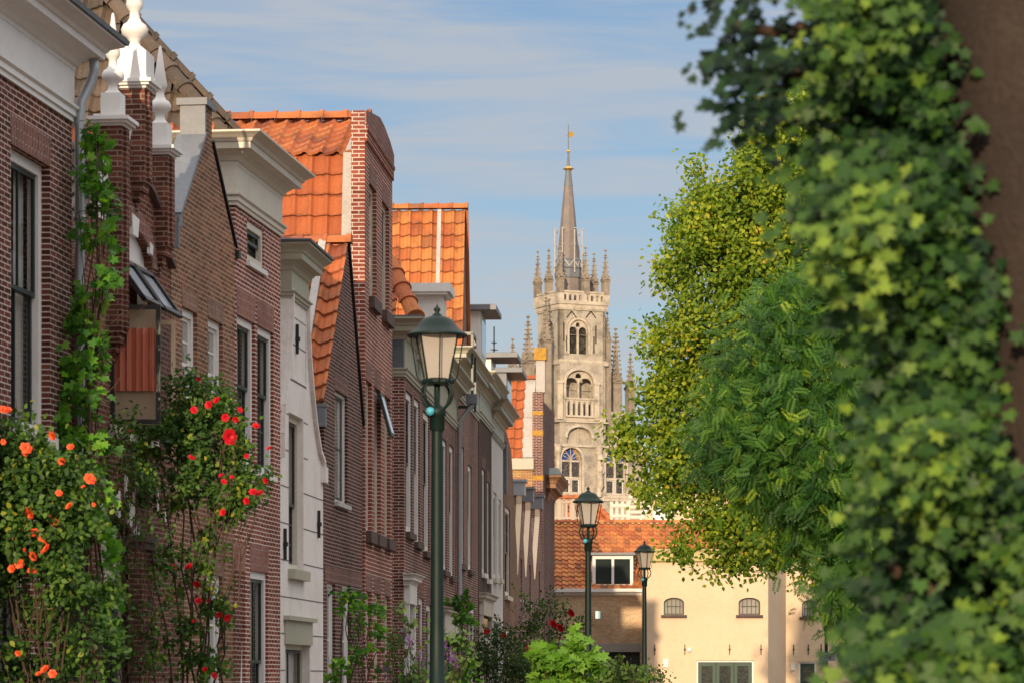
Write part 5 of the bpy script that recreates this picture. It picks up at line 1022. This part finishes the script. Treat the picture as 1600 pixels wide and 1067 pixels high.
m.build('roof_cross', 'sashg', CH)

# ================ street lamps
def street_lamp():
    t = thing('street_lamp', 'x', 'street lamp', (0, 0, 0), 0, 'green lantern street lamps')
    ZT = 5.20   # height of the finial tip
    m = MB(); m.lathe([(.15, 0), (.15, .5), (.13, .55), (.11, .6), (.095, 1.2), (.11, 1.22), (.11, 1.28), (.085, 1.3), (.066, 2.2), (.058, 3.6), (.053, ZT-1.12)], (0, 0, 0), 16); m.build('post', 'green', t, True)
    z = ZT-1.12; m = MB(); m.lathe([(.06, -.02), (.075, 0), (.075, .13), (.088, .14), (.088, .19), (.07, .22), (.03, .24), (.03, .50)], (0, 0, z), 14); c = m.build('collar', 'green', t, True)
    m = MB(); m.lathe([(0, -.045), (.035, -.03), (.045, 0), (.035, .03), (0, .045)], (-.08, -.10, z+.17), 10); m.build('knob', 'blue', c, True)
    for k in range(4):
        a = math.pi/4+k*math.pi/2; f = lambda r, zz: (r*math.cos(a), r*math.sin(a), z+zz); m = MB(); m.tube([f(.05, .15), f(.09, .20), f(.165, .26), (*f(.20, .34)[:2], f(.2, .34)[2]), f(.185, .41), f(.13, .46), f(.09, .45)], .014, 7); m.build('bracket', 'green', t, True)
    zg = z+.46; r0, r1, h = .15, .265, .44; m = MB(); m.lathe([(0, -.02), (.15, -.02), (.165, 0), (.165, .025), (.14, .04)], (0, 0, zg), 8, 0, math.pi/8); m.build('lantern_base', 'green', t)
    m = MB(); m.lathe([(r0*.93, 0), (r1*.93, h)], (0, 0, zg+.03), 4, 0, math.pi/4); m.build('lantern_glass', 'frost', t)
    m = MB()
    for k in range(4):
        a = math.pi/4+k*math.pi/2; m.tube([(r0*1.02*math.cos(a), r0*1.02*math.sin(a), zg+.02), (r1*1.0*math.cos(a), r1*1.0*math.sin(a), zg+h+.03)], .009, 5)
        a -= math.pi/4; m.tube([(.16*math.cos(a), .16*math.sin(a), zg+.0), (.20*math.cos(a), .20*math.sin(a), zg+.06), (.265*math.cos(a), .265*math.sin(a), zg+h+.03)], .007, 5)
    m.build('lantern_bars', 'green', t)
    m = MB(); m.lathe([(.0, .10), (.03, .11), (.035, .16), (.05, .2), (.03, .26), (0, .28)], (0, 0, zg+.2), 10); m.build('lamp_bulb', 'white', t, True)
    zc = zg+h+.03; m = MB(); m.lathe([(.20, -.012), (.295, -.02), (.30, 0), (.285, .012), (.235, .045), (.195, .085), (.16, .135), (.12, .165), (.05, .185), (.045, .2)], (0, 0, zc), 24); cp = m.build('lantern_cap', 'green', t, True)
    m = MB(); m.lathe([(.03, 0), (.035, .01), (.018, .03), (.035, .05), (.03, .07), (.01, .09), (0, .12)], (0, 0, zc+.19), 10); m.build('finial', 'green', cp, True); return t
LP = street_lamp()
for i, (px, yt, d, lb) in enumerate(((683, 490, 31.6, 'nearest and tallest green lantern street lamp, standing before the brick row'), (919, 766, 61.2, 'second green street lamp, standing before the orange tiled roof'), (1007, 849, 86.5, 'farthest and smallest green street lamp, at the edge of the cream wall'))):
    o = LP if i == 0 else copy_tree(LP); p = world_at(px, HY, d); o.location = (p.x, p.y, (EYE+(HY-yt)/FPX*d)-5.20-.02); o.rotation_euler.z = R(8+i*3); o['label'] = lb
# the lowest part of the posts sits below the pavement when the real lamp is shorter
p = world_at(928, HY, 61); s = MB(); s.box(-.02, .07, -.14, .10, 3.0-.0, 3.32); s.build
o = thing('lamp_sign', 'small blue and white sign fixed to the second street lamp post', 'sign', (p.x+.03, p.y, 0)); z = EYE+(HY-960)/FPX*61
m = MB(); m.box(.0, .05, -.03, -.015, z-.07, z+.07); m.build('plate', 'white', o); m = MB(); m.box(.05, .09, -.03, -.015, z-.07, z+.07); m.build('blue_edge', M['blue'], o)
# road sign on its own post by the cream wing
p = world_at(1291, HY, 84); o = thing('road_sign', 'green post with a small grey sign showing a vehicle emblem, before the cream wing', 'sign', (p.x, p.y, 0)); s = 84/FPX
m = MB(); m.tube([(0, 0, -.02), (0, 0, EYE+(HY-960)*s)], .045, 12); m.build('post', 'green', o)
m = MB(); z0, z1 = EYE+(HY-1032)*s, EYE+(HY-1019)*s; m.box(-.19, .22, -.07, -.05, z0, z1); pl = m.build('plate', 'lead', o)
m = MB(); zc = (z0+z1)/2; pts = [(-.12+.03*i, -.078, zc+.035*math.sin(i*.39)) for i in range(9)]; m.tube(pts, .008, 5); m.tube([(-.1, -.078, zc-.02), (.12, -.078, zc-.03)], .007, 5)
for x in (-.04, .08): m.lathe([(0, -.012), (.02, 0), (0, .012)], (x, -.078, zc-.035), 8)
m.build('emblem', 'black', pl)

# ================ vegetation
def norm(a): return a/(np.linalg.norm(a, axis=1)[:, None]+1e-9)
def blob_points(lobes, per, shell=.55, seed=0):
    """points spread through the outer part of a set of round lobes given as (px, py, distance, radius px)"""
    P_, N_ = [], []
    for (px, py, d, r, *k) in lobes:
        c = np.array(world_at(px, py, d)); rm = r*d/FPX; n = max(4, int(per*rm*rm*(k[0] if k else 1)))
        u = norm(rng.normal(size=(n, 3))); t = rng.random(n)**.5*(1-shell)+shell; t = np.where(rng.random(n) < .12, rng.random(n), t)*(1+rng.normal(size=n)*.07)
        P_.append(c+u*(t*rm)[:, None]*np.array([1, .9, 1])); N_.append(u)
    return np.concatenate(P_), np.concatenate(N_)
def crown(name, lobes, per_clump, clumps_per_m2, leaf, size, mat, parent, rad=.42, droop=.4, shell=.6, tmpl=LEAF, flat=.6, base=(0, 0, 0), sizevar=.3):
    P_, N_ = blob_points(lobes, clumps_per_m2, shell); n = len(P_); tone = rng.random(n)
    C = np.repeat(P_, per_clump, 0); Nn = np.repeat(N_, per_clump, 0); tn = np.repeat(tone, per_clump); m_ = len(C)
    st = np.repeat(norm(rng.normal(size=(n, 3))+N_*1.2+np.array([0, 0, -.3])), per_clump, 0)   # each clump is drawn out along a twig
    C = C+rng.normal(size=(m_, 3))*rad*.5+st*(rng.random(m_)-.35)[:, None]*rad*2.0
    D = Nn*.7+rng.normal(size=(m_, 3))*.7+np.array([0, 0, -droop]); U = Nn*.6+np.array([-.15, -.7, .6])
    return scatter(name, tmpl[0], tmpl[1], C-np.array(base), D, size*(1-sizevar/2+rng.random(m_)*sizevar), mat, parent, up=U, flat=flat, fac=np.clip(tn*.55+rng.random(m_)*.45+rng.normal(size=m_)*.05, 0, 1))
def limbs(par, base, top, tips, r0, mat='bark', name='trunk', n1=8, wob=.15):
    m = MB(); b = Vector(base); pts = cane(m, (0, 0, -.1), Vector(top)-b, r0, r0*.5, wob, 9); tips = [Vector(t)-b for t in tips]
    for i, t in enumerate(tips):
        s_ = pts[random.randint(4, 9)]; p = cane(m, s_, s_.lerp(t, .75), r0*.35, r0*.12, wob*1.5, 6, .2)
        for k in range(3): e = t+Vector((random.gauss(0, .4), random.gauss(0, .4), random.gauss(0, .3))); cane(m, p[-2], e, r0*.10, .012, wob, 5)
    return m.build(name, mat, par, True)
# linden
lob = [(1262, 235, 85, 85), (1215, 235, 84, 50), (1330, 300, 86, 150), (1180, 345, 84, 95), (1265, 330, 84, 110), (1125, 335, 84, 55), (1150, 425, 84, 110), (1098, 405, 84, 45), (1145, 520, 84, 98), (1078, 540, 84, 44), (1270, 460, 85, 140), (1400, 450, 87, 180), (1108, 620, 84, 84), (1008, 662, 84, 24), (1170, 630, 84, 120), (1390, 170, 88, 130), (1310, 190, 87, 90), (1108, 712, 84, 72), (1052, 752, 84, 22), (1170, 760, 84, 90), (1110, 810, 84, 48), (1150, 850, 84, 25), (1300, 700, 86, 140), (1190, 835, 84, 40), (1260, 840, 85, 60)]
def ragged(L, n=5, lo=.13, hi=.24):
    E = []
    for (px, py, d, r, *k) in L:
        for i in range(n): a = random.uniform(0, 6.28); E.append((px+math.cos(a)*r*random.uniform(.9, 1.0)+math.cos(a)*random.uniform(0, 26), py+math.sin(a)*r*random.uniform(.9, 1.0)+math.sin(a)*random.uniform(0, 26), d-random.uniform(-1, 1), max(9, r*random.uniform(lo, hi)), 2.2))
    return L+E
lob = ragged(lob, 6)
b = world_at(1440, HY, 86); T = thing('linden_tree', 'tall yellow green linden tree in full leaf overhanging the orange roof', 'tree', (b.x, b.y, 0)); bb = (b.x, b.y, 0)
crown('crown', lob, 44, 34, None, .135, 'linden', T, rad=.34, base=bb)
limbs(T, bb, world_at(1330, 420, 86), [world_at(*q[:3]) for q in lob[:26]], .30, wob=.2)
# locust
lob2 = [(a_+55, b_, *c_) for (a_, b_, *c_) in [(1140, 560, 63, 60), (1190, 520, 63, 60), (1270, 500, 64, 90), (1170, 620, 63, 75), (1120, 690, 63, 60), (1180, 700, 62, 85), (1270, 620, 63, 110), (1260, 730, 62, 95), (1350, 560, 64, 110), (1370, 700, 64, 110), (1200, 780, 63, 50), (1290, 820, 62, 80), (1380, 830, 63, 90), (1270, 900, 62, 38, .6), (1310, 940, 62, 55, .6), (1370, 950, 62, 80)]]
lob2 = ragged(lob2, 4)
b = world_at(1500, HY, 64); T = thing('locust_tree', 'dark green feathery locust tree in front of the linden', 'tree', (b.x, b.y, 0)); bb = (b.x, b.y, 0)
crown('crown', lob2, 18, 58, None, .31, 'locust', T, rad=.42, droop=.5, tmpl=frond(8), flat=.35, base=bb)
limbs(T, bb, world_at(1420, 620, 64), [world_at(*q[:3]) for q in lob2[:16]], .2, wob=.15)
# ivy clad tree close to the camera
ID = 8.8; b = world_at(1760, HY, ID+.25); T = thing('ivy_tree', 'close brown tree trunk hung with a thick curtain of ivy, at the right edge', 'tree', (b.x, b.y, 0)); bb = np.array((b.x, b.y, 0))
m = MB(); prev = []
for i in range(34):
    z = -.1+i*.21; px = 1712+ (HY-(z-EYE)*FPX/ID-HY+530)*.085; p = world_at(px, HY, ID+.25); prev.append((p.x-b.x+.008*math.sin(i*1.7), .01*math.sin(i*2.3), z))
m.tube(prev, [.37+.16*math.exp(-i*.5)+.012*math.sin(i*1.3) for i in range(34)], 28); m.build('trunk', 'bark', T, True)
m = MB()
for (pa, pb) in (((1420, 1500), (1400, 900)), ((1400, 900), (1380, 400)), ((1380, 400), (1330, -600)), ((1470, 1400), (1450, 500)), ((1450, 500), (1420, -200)), ((1330, 60), (1150, 40)), ((1300, 130), (1180, 110))):
    cane(m, world_at(*pa, ID+.12)-Vector(bb), world_at(*pb, ID+.12)-Vector(bb), .022, .014, .02)
m.build('ivy_stem', 'stem', T, True)
ys = [-260, 0, 90, 200, 300, 400, 480, 540, 600, 650, 700, 760, 820, 870, 950, 1000, 1067, 1250, 1500]
xl = [1240, 1275, 1285, 1265, 1270, 1315, 1365, 1395, 1355, 1345, 1385, 1375, 1350, 1340, 1350, 1375, 1385, 1395, 1400]
yr = [-260, 0, 200, 350, 500, 700, 900, 1067, 1500]; xr = [1425, 1445, 1485, 1505, 1535, 1590, 1640, 1660, 1680]
Cs, Ds, Us, Fs, Ss = [], [], [], [], []
def shoot(px, py, dd, n, dx, dy, tone, size=.062, sp=.03):
    p = np.array(world_at(px, py, dd)); dr = norm(np.array([[dx, rng.normal()*.25-.15, dy]]))[0]
    for i in range(n):
        p = p+dr*sp+rng.normal(size=3)*.012; dr = norm(np.array([dr+np.array([0, 0, -.05])+rng.normal(size=3)*.12]))[0]
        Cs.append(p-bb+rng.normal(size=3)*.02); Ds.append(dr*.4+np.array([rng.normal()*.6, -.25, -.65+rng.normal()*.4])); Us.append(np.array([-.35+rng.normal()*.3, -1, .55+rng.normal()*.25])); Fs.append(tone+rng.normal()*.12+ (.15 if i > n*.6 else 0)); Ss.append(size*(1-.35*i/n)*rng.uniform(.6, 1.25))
for k in range(1250):
    y = rng.uniform(-620, 1480) if k % 5 == 0 else rng.uniform(-60, 1120); a, c = np.interp(y, ys, xl)+12, np.interp(y, yr, xr); t = rng.random(); x = a+25+(c-a-25)*t
    cl = math.sin(x*.021+y*.013)+math.sin(y*.019-x*.009+1.3)+.5*math.sin(x*.05+2)      # festoons at different depths; shade painted in, deeper leaves get darker tones
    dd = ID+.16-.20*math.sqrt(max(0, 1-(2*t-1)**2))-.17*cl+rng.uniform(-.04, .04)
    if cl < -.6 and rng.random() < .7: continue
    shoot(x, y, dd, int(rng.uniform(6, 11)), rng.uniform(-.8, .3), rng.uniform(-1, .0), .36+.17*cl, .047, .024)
for k in range(46):
    y = rng.uniform(-40, 1100); a = np.interp(y, ys, xl); shoot(a+45, y, ID-.02+rng.uniform(-.1, .1), 8, -1, rng.uniform(-1.1, .1), .45, .046, .024)
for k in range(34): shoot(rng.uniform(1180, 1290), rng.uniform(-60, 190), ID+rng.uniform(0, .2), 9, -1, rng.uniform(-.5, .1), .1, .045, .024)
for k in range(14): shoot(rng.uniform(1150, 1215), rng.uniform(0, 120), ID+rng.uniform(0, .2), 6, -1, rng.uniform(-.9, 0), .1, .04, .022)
for k in range(26): shoot(rng.uniform(1370, 1490), rng.uniform(965, 1070), ID-.45+rng.uniform(-.1, .1), 6, rng.uniform(-.6, .8), rng.uniform(-.6, .3), .6, .065, .025)
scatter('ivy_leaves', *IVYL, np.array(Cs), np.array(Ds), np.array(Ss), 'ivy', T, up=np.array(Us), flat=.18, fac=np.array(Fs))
# filler leaves deep in the curtain, coloured dark as painted shade
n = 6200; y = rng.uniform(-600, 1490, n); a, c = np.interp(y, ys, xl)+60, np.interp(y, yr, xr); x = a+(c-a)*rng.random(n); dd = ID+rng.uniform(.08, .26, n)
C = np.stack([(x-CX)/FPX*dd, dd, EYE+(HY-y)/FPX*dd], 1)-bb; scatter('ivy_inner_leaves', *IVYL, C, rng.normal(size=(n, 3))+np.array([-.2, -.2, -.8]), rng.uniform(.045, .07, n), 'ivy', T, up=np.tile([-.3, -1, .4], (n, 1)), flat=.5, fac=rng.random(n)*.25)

def bush(name, label, cat, lobes, d, per, cl, size, mat, canes=6, rad=.14, tmpl=LEAF, group=None, base_px=None, leafname='foliage', r0=.014, droop=.3, shell=.3, flat=.7, dspread=.25, tips=2):
    bx = base_px if base_px is not None else sum(q[0] for q in lobes)/len(lobes); b = world_at(bx, HY, d); bb = (b.x, b.y, 0); T = thing(name, label, cat, bb, 0, group)
    L4 = [(q[0], q[1], d+random.uniform(-dspread, dspread), *q[2:]) for q in lobes]
    crown(leafname, L4, per, cl, None, size, mat, T, rad=rad, droop=droop, shell=shell, tmpl=tmpl, flat=flat, base=bb)
    m = MB()
    for i in range(canes):
        q = L4[i % len(L4)]; p = cane(m, (random.gauss(0, .06), random.gauss(0, .06), 0), world_at(*q[:3])-Vector(bb), r0, r0*.45, .06, 8)
        for k in range(tips): rr = q[3]*d/FPX; cane(m, p[random.randint(4, 7)], world_at(*q[:3])-Vector(bb)+Vector((random.gauss(0, rr*.6), random.gauss(0, .15), random.gauss(0, rr*.6))), r0*.45, .003, .04, 6)
    m.build('stems', 'stem', T, True); return T, bb
RO, RR_ = rose_mesh('orange_rose', 'petalo', .062), rose_mesh('red_rose', 'petalr', .062)
# climbing vine on the drainpipe
T, bb = bush('climbing_vine', 'green vine climbing the zinc drainpipe between the two nearest houses', 'vine',
    [(150, 212, 20, 1.6), (160, 250, 24, 1), (150, 290, 24, .8), (158, 330, 28, 1), (155, 375, 32, .9), (150, 420, 32), (145, 465, 30, 1.2), (148, 510, 34, 1.2), (142, 550, 36, 1.2), (135, 595, 36, 1.2), (125, 640, 38, 1.3), (125, 690, 42, 1.3), (130, 750, 48, 1.4), (140, 820, 44, 1.2), (140, 900, 42, 1.1), (130, 990, 50, 1.1)], 33.3, 14, 105, .092, 'vine', 10, rad=.10, tmpl=IVYL, base_px=128, leafname='vine_leaves', droop=.8, flat=.5, dspread=.15)
for k in range(12):
    m = MB(); p = Vector((random.uniform(-.2, .4), -.2, random.uniform(3.8, 7.2))); cane(m, p, p+Vector((random.uniform(-.6, .7), random.uniform(-.2, .1), random.uniform(-.5, .4))), .004, .002, .04, 8); m.build('tendril', 'stem', T, True)
# orange climbing rose
T, bb = bush('orange_rose_bush', 'rambling rose bush with orange blooms in front of the nearest house', 'rose bush',
    [(15, 690, 45, 1.2), (60, 730, 52, 1.2), (20, 760, 60, 1.3), (90, 770, 52, 1.3), (50, 820, 62, 1.3), (115, 830, 40, 1.2), (20, 860, 50, 1), (95, 890, 48, .9), (10, 930, 45, .45), (60, 950, 40, .35), (120, 960, 45, .6), (30, 1020, 40, .4), (90, 1030, 45, .6), (150, 1010, 45, .6), (160, 900, 35, .4), (130, 740, 30, .7), (-60, 800, 90), (40, 1120, 90)], 30.6, 30, 260, .068, 'roseleaf', 16, rad=.12, base_px=60, dspread=.35)
fl = [(38, 708), (14, 640), (82, 680), (130, 760), (108, 790), (20, 838), (38, 858), (68, 842), (72, 856), (52, 868), (30, 880), (52, 832), (85, 815), (78, 808), (46, 800), (5, 640), (96, 720), (110, 698), (18, 888), (50, 893), (28, 1020), (70, 1045), (82, 1052), (60, 1052), (92, 770), (140, 748), (5, 690), (40, 700), (146, 788), (66, 862)]
flowers(RO, 'rose_flower', [world_at(x, y, 30.6-.42-random.random()*.15) for x, y in fl], T, bb, .35, 1.0)
# red rose on its tall stems
T, bb = bush('red_rose_bush', 'tall tree like rose with red blooms before the grey brown gable house', 'rose bush',
    [(300, 612, 32), (275, 655, 28), (325, 640, 42), (355, 670, 28), (300, 690, 48), (345, 720, 42), (250, 690, 38), (212, 680, 30, .8), (185, 700, 24, .7), (385, 765, 28), (400, 745, 18), (290, 745, 38), (350, 775, 30), (232, 735, 32, .7), (200, 760, 26, .5), (370, 790, 22), (250, 790, 24, .4), (310, 915, 24, .7), (330, 955, 30, .8), (300, 985, 26, .7), (320, 1035, 32, .8), (250, 1000, 26, .5), (310, 830, 26, .35), (290, 880, 24, .4), (330, 870, 22, .35), (220, 850, 26, .5), (250, 880, 26, .6), (300, 1120, 60)], 36.5, 26, 300, .066, 'roseleaf', 11, rad=.10, base_px=305, r0=.016, dspread=.3)
fr = [(358, 682, 1), (352, 652, 1), (338, 625, 0), (310, 592, 0), (400, 665, 0), (405, 770, 1), (362, 745, 0), (350, 752, 0), (345, 742, 0), (272, 885, 0), (295, 885, 1), (307, 912, 1), (310, 938, 0), (303, 970, 1), (342, 960, 0), (355, 965, 1), (325, 938, 0), (335, 1055, 0), (320, 1045, 0), (420, 700, 0), (385, 712, 0), (300, 715, 0), (395, 768, 0), (385, 782, 0), (415, 750, 0), (205, 675, 0), (180, 670, 0), (145, 1055, 0), (115, 1020, 1), (303, 640, 0), (326, 632, 0), (368, 655, 0), (375, 640, 0), (348, 800, 0)]
flowers(RR_, 'rose_flower', [world_at(x, y, 36.5-.4-random.random()*.1) for x, y, b_ in fr], T, bb, .4, .8)
for o in [o for o in bpy.data.objects if o.parent == T and o.name.startswith('rose_flower')][:1]: o.scale = (1.5, 1.5, 1.5)
bush('young_rose', 'thin rose with few leaves before the brick piers of the second house', 'rose bush', [(195, 800, 30, .5), (225, 830, 32, .45), (185, 860, 30, .5), (240, 900, 26, .4), (200, 930, 34, .4), (190, 990, 38, .5), (230, 1000, 30, .3), (200, 1050, 40, .6), (180, 780, 26, .9), (240, 960, 26, .3), (190, 690, 26, 1.3), (215, 720, 28, 1.3), (175, 740, 24, 1.2), (235, 760, 24, 1), (200, 660, 16, 1.2)], 35.0, 22, 190, .055, 'roseleaf', 16, rad=.12, base_px=205, r0=.008)
bush('yellow_leaved_vine', 'small arching shrub with yellowing leaves before the dark brick house', 'shrub', [(545, 945, 22), (560, 965, 20), (580, 955, 12), (535, 930, 10), (590, 985, 9), (570, 1020, 14, .3), (520, 1040, 16, .3), (545, 1060, 20, .4)], 45.5, 14, 150, .085, 'vine', 9, rad=.09, base_px=545, r0=.012, tips=3)
bush('butterfly_bush', 'loose butterfly bush with violet flower spikes beside the nearest lamp', 'shrub', [(610, 1000, 22, .35), (635, 960, 26, .3), (655, 1010, 34, .4), (700, 1000, 22, .4), (640, 1050, 34, .7), (600, 1055, 20, .5), (670, 1060, 40, .8), (718, 1020, 20, .5), (660, 1110, 60)], 46, 10, 130, .095, 'lav', 20, rad=.12, base_px=655, r0=.008, tips=3)
BB = [o for o in bpy.data.objects if o.name == 'butterfly_bush'][0]
for (x, y) in ((636, 988), (655, 1015), (632, 980), (700, 1010), (708, 1020), (600, 1040), (690, 990), (672, 1045)):
    p = np.array(world_at(x, y, 45.7))-np.array(BB.location); n = 60; t = rng.random(n); C = p+np.stack([t*.05+rng.normal(size=n)*.03, rng.normal(size=n)*.03, -t*.22+rng.normal(size=n)*.012], 1)
    scatter('flower_spike', *LEAF, C, rng.normal(size=(n, 3)), np.full(n, .022), 'petalv', BB)
bush('climbing_vine', 'light green climber beside the second drainpipe, behind the nearest lamp', 'vine', [(716, 945, 14, 1.3), (722, 975, 16, 1.2), (718, 1010, 18, 1.2), (712, 1045, 22), (730, 940, 10), (708, 1060, 20)], 66, 16, 75, .10, 'vine', 6, rad=.12, tmpl=IVYL, leafname='vine_leaves')
bush('round_shrub', 'rounded dark green shrub at the foot of the row', 'shrub', [(760, 1010, 30), (790, 1020, 36), (770, 1050, 44), (815, 1055, 34), (740, 1060, 26), (780, 1110, 70)], 70, 40, 60, .07, 'shrub', 8, rad=.2, shell=.5)
T, bb = bush('dark_rose_bush', 'wide dark rose bush with a few red blooms near the end of the row', 'rose bush', [(835, 940, 24), (860, 950, 26), (825, 965, 24), (850, 980, 26), (885, 970, 18, .6), (905, 975, 12, .4), (812, 985, 16), (790, 990, 18, .8), (835, 1010, 30), (860, 1020, 30), (810, 1030, 30), (890, 1000, 12, .4), (840, 1080, 60)], 84, 30, 32, .085, 'roseleaf', 12, rad=.2)
flowers(RR_, 'rose_flower', [world_at(x, y, 83) for x, y in ((893, 957), (862, 972), (866, 975), (876, 980), (760, 985), (786, 993), (826, 1013), (857, 1038))], T, bb, 1.3, 1.9)
bush('maple_sapling', 'bright lime green young maple in front of the dark rose bush', 'tree', [(870, 1020, 22), (895, 1018, 24), (880, 1045, 30), (915, 1040, 20), (860, 1055, 24), (900, 1065, 30), (850, 1025, 8), (885, 1110, 60)], 57, 26, 60, .17, 'maple', 7, rad=.13, tmpl=IVYL, leafname='crown', droop=.5, flat=.35, shell=.5)
bush('feathery_shrub', 'soft grey green shrub between the second and third lamps', 'shrub', [(945, 1050, 18), (965, 1045, 20), (985, 1052, 16), (955, 1068, 26), (1000, 1060, 12), (960, 1120, 60)], 66, 34, 60, .09, 'lav', 10, rad=.18, droop=-.8)
bush('speckled_shrub', 'small reddish speckled shrub at the foot of the third lamp', 'shrub', [(1015, 1050, 13, .8), (1030, 1055, 9, .7), (1005, 1062, 12), (1020, 1075, 24)], 84, 16, 50, .10, 'roseleaf', 8, rad=.2)
bush('pink_flowering_herb', 'low herbs with tiny pink flowers left of the dark shrub', 'flowers', [(690, 1055, 20, .8), (725, 1062, 18), (480, 1062, 14, .6), (620, 1064, 14), (700, 1110, 60)], 60, 16, 60, .08, 'vine', 10, rad=.14)
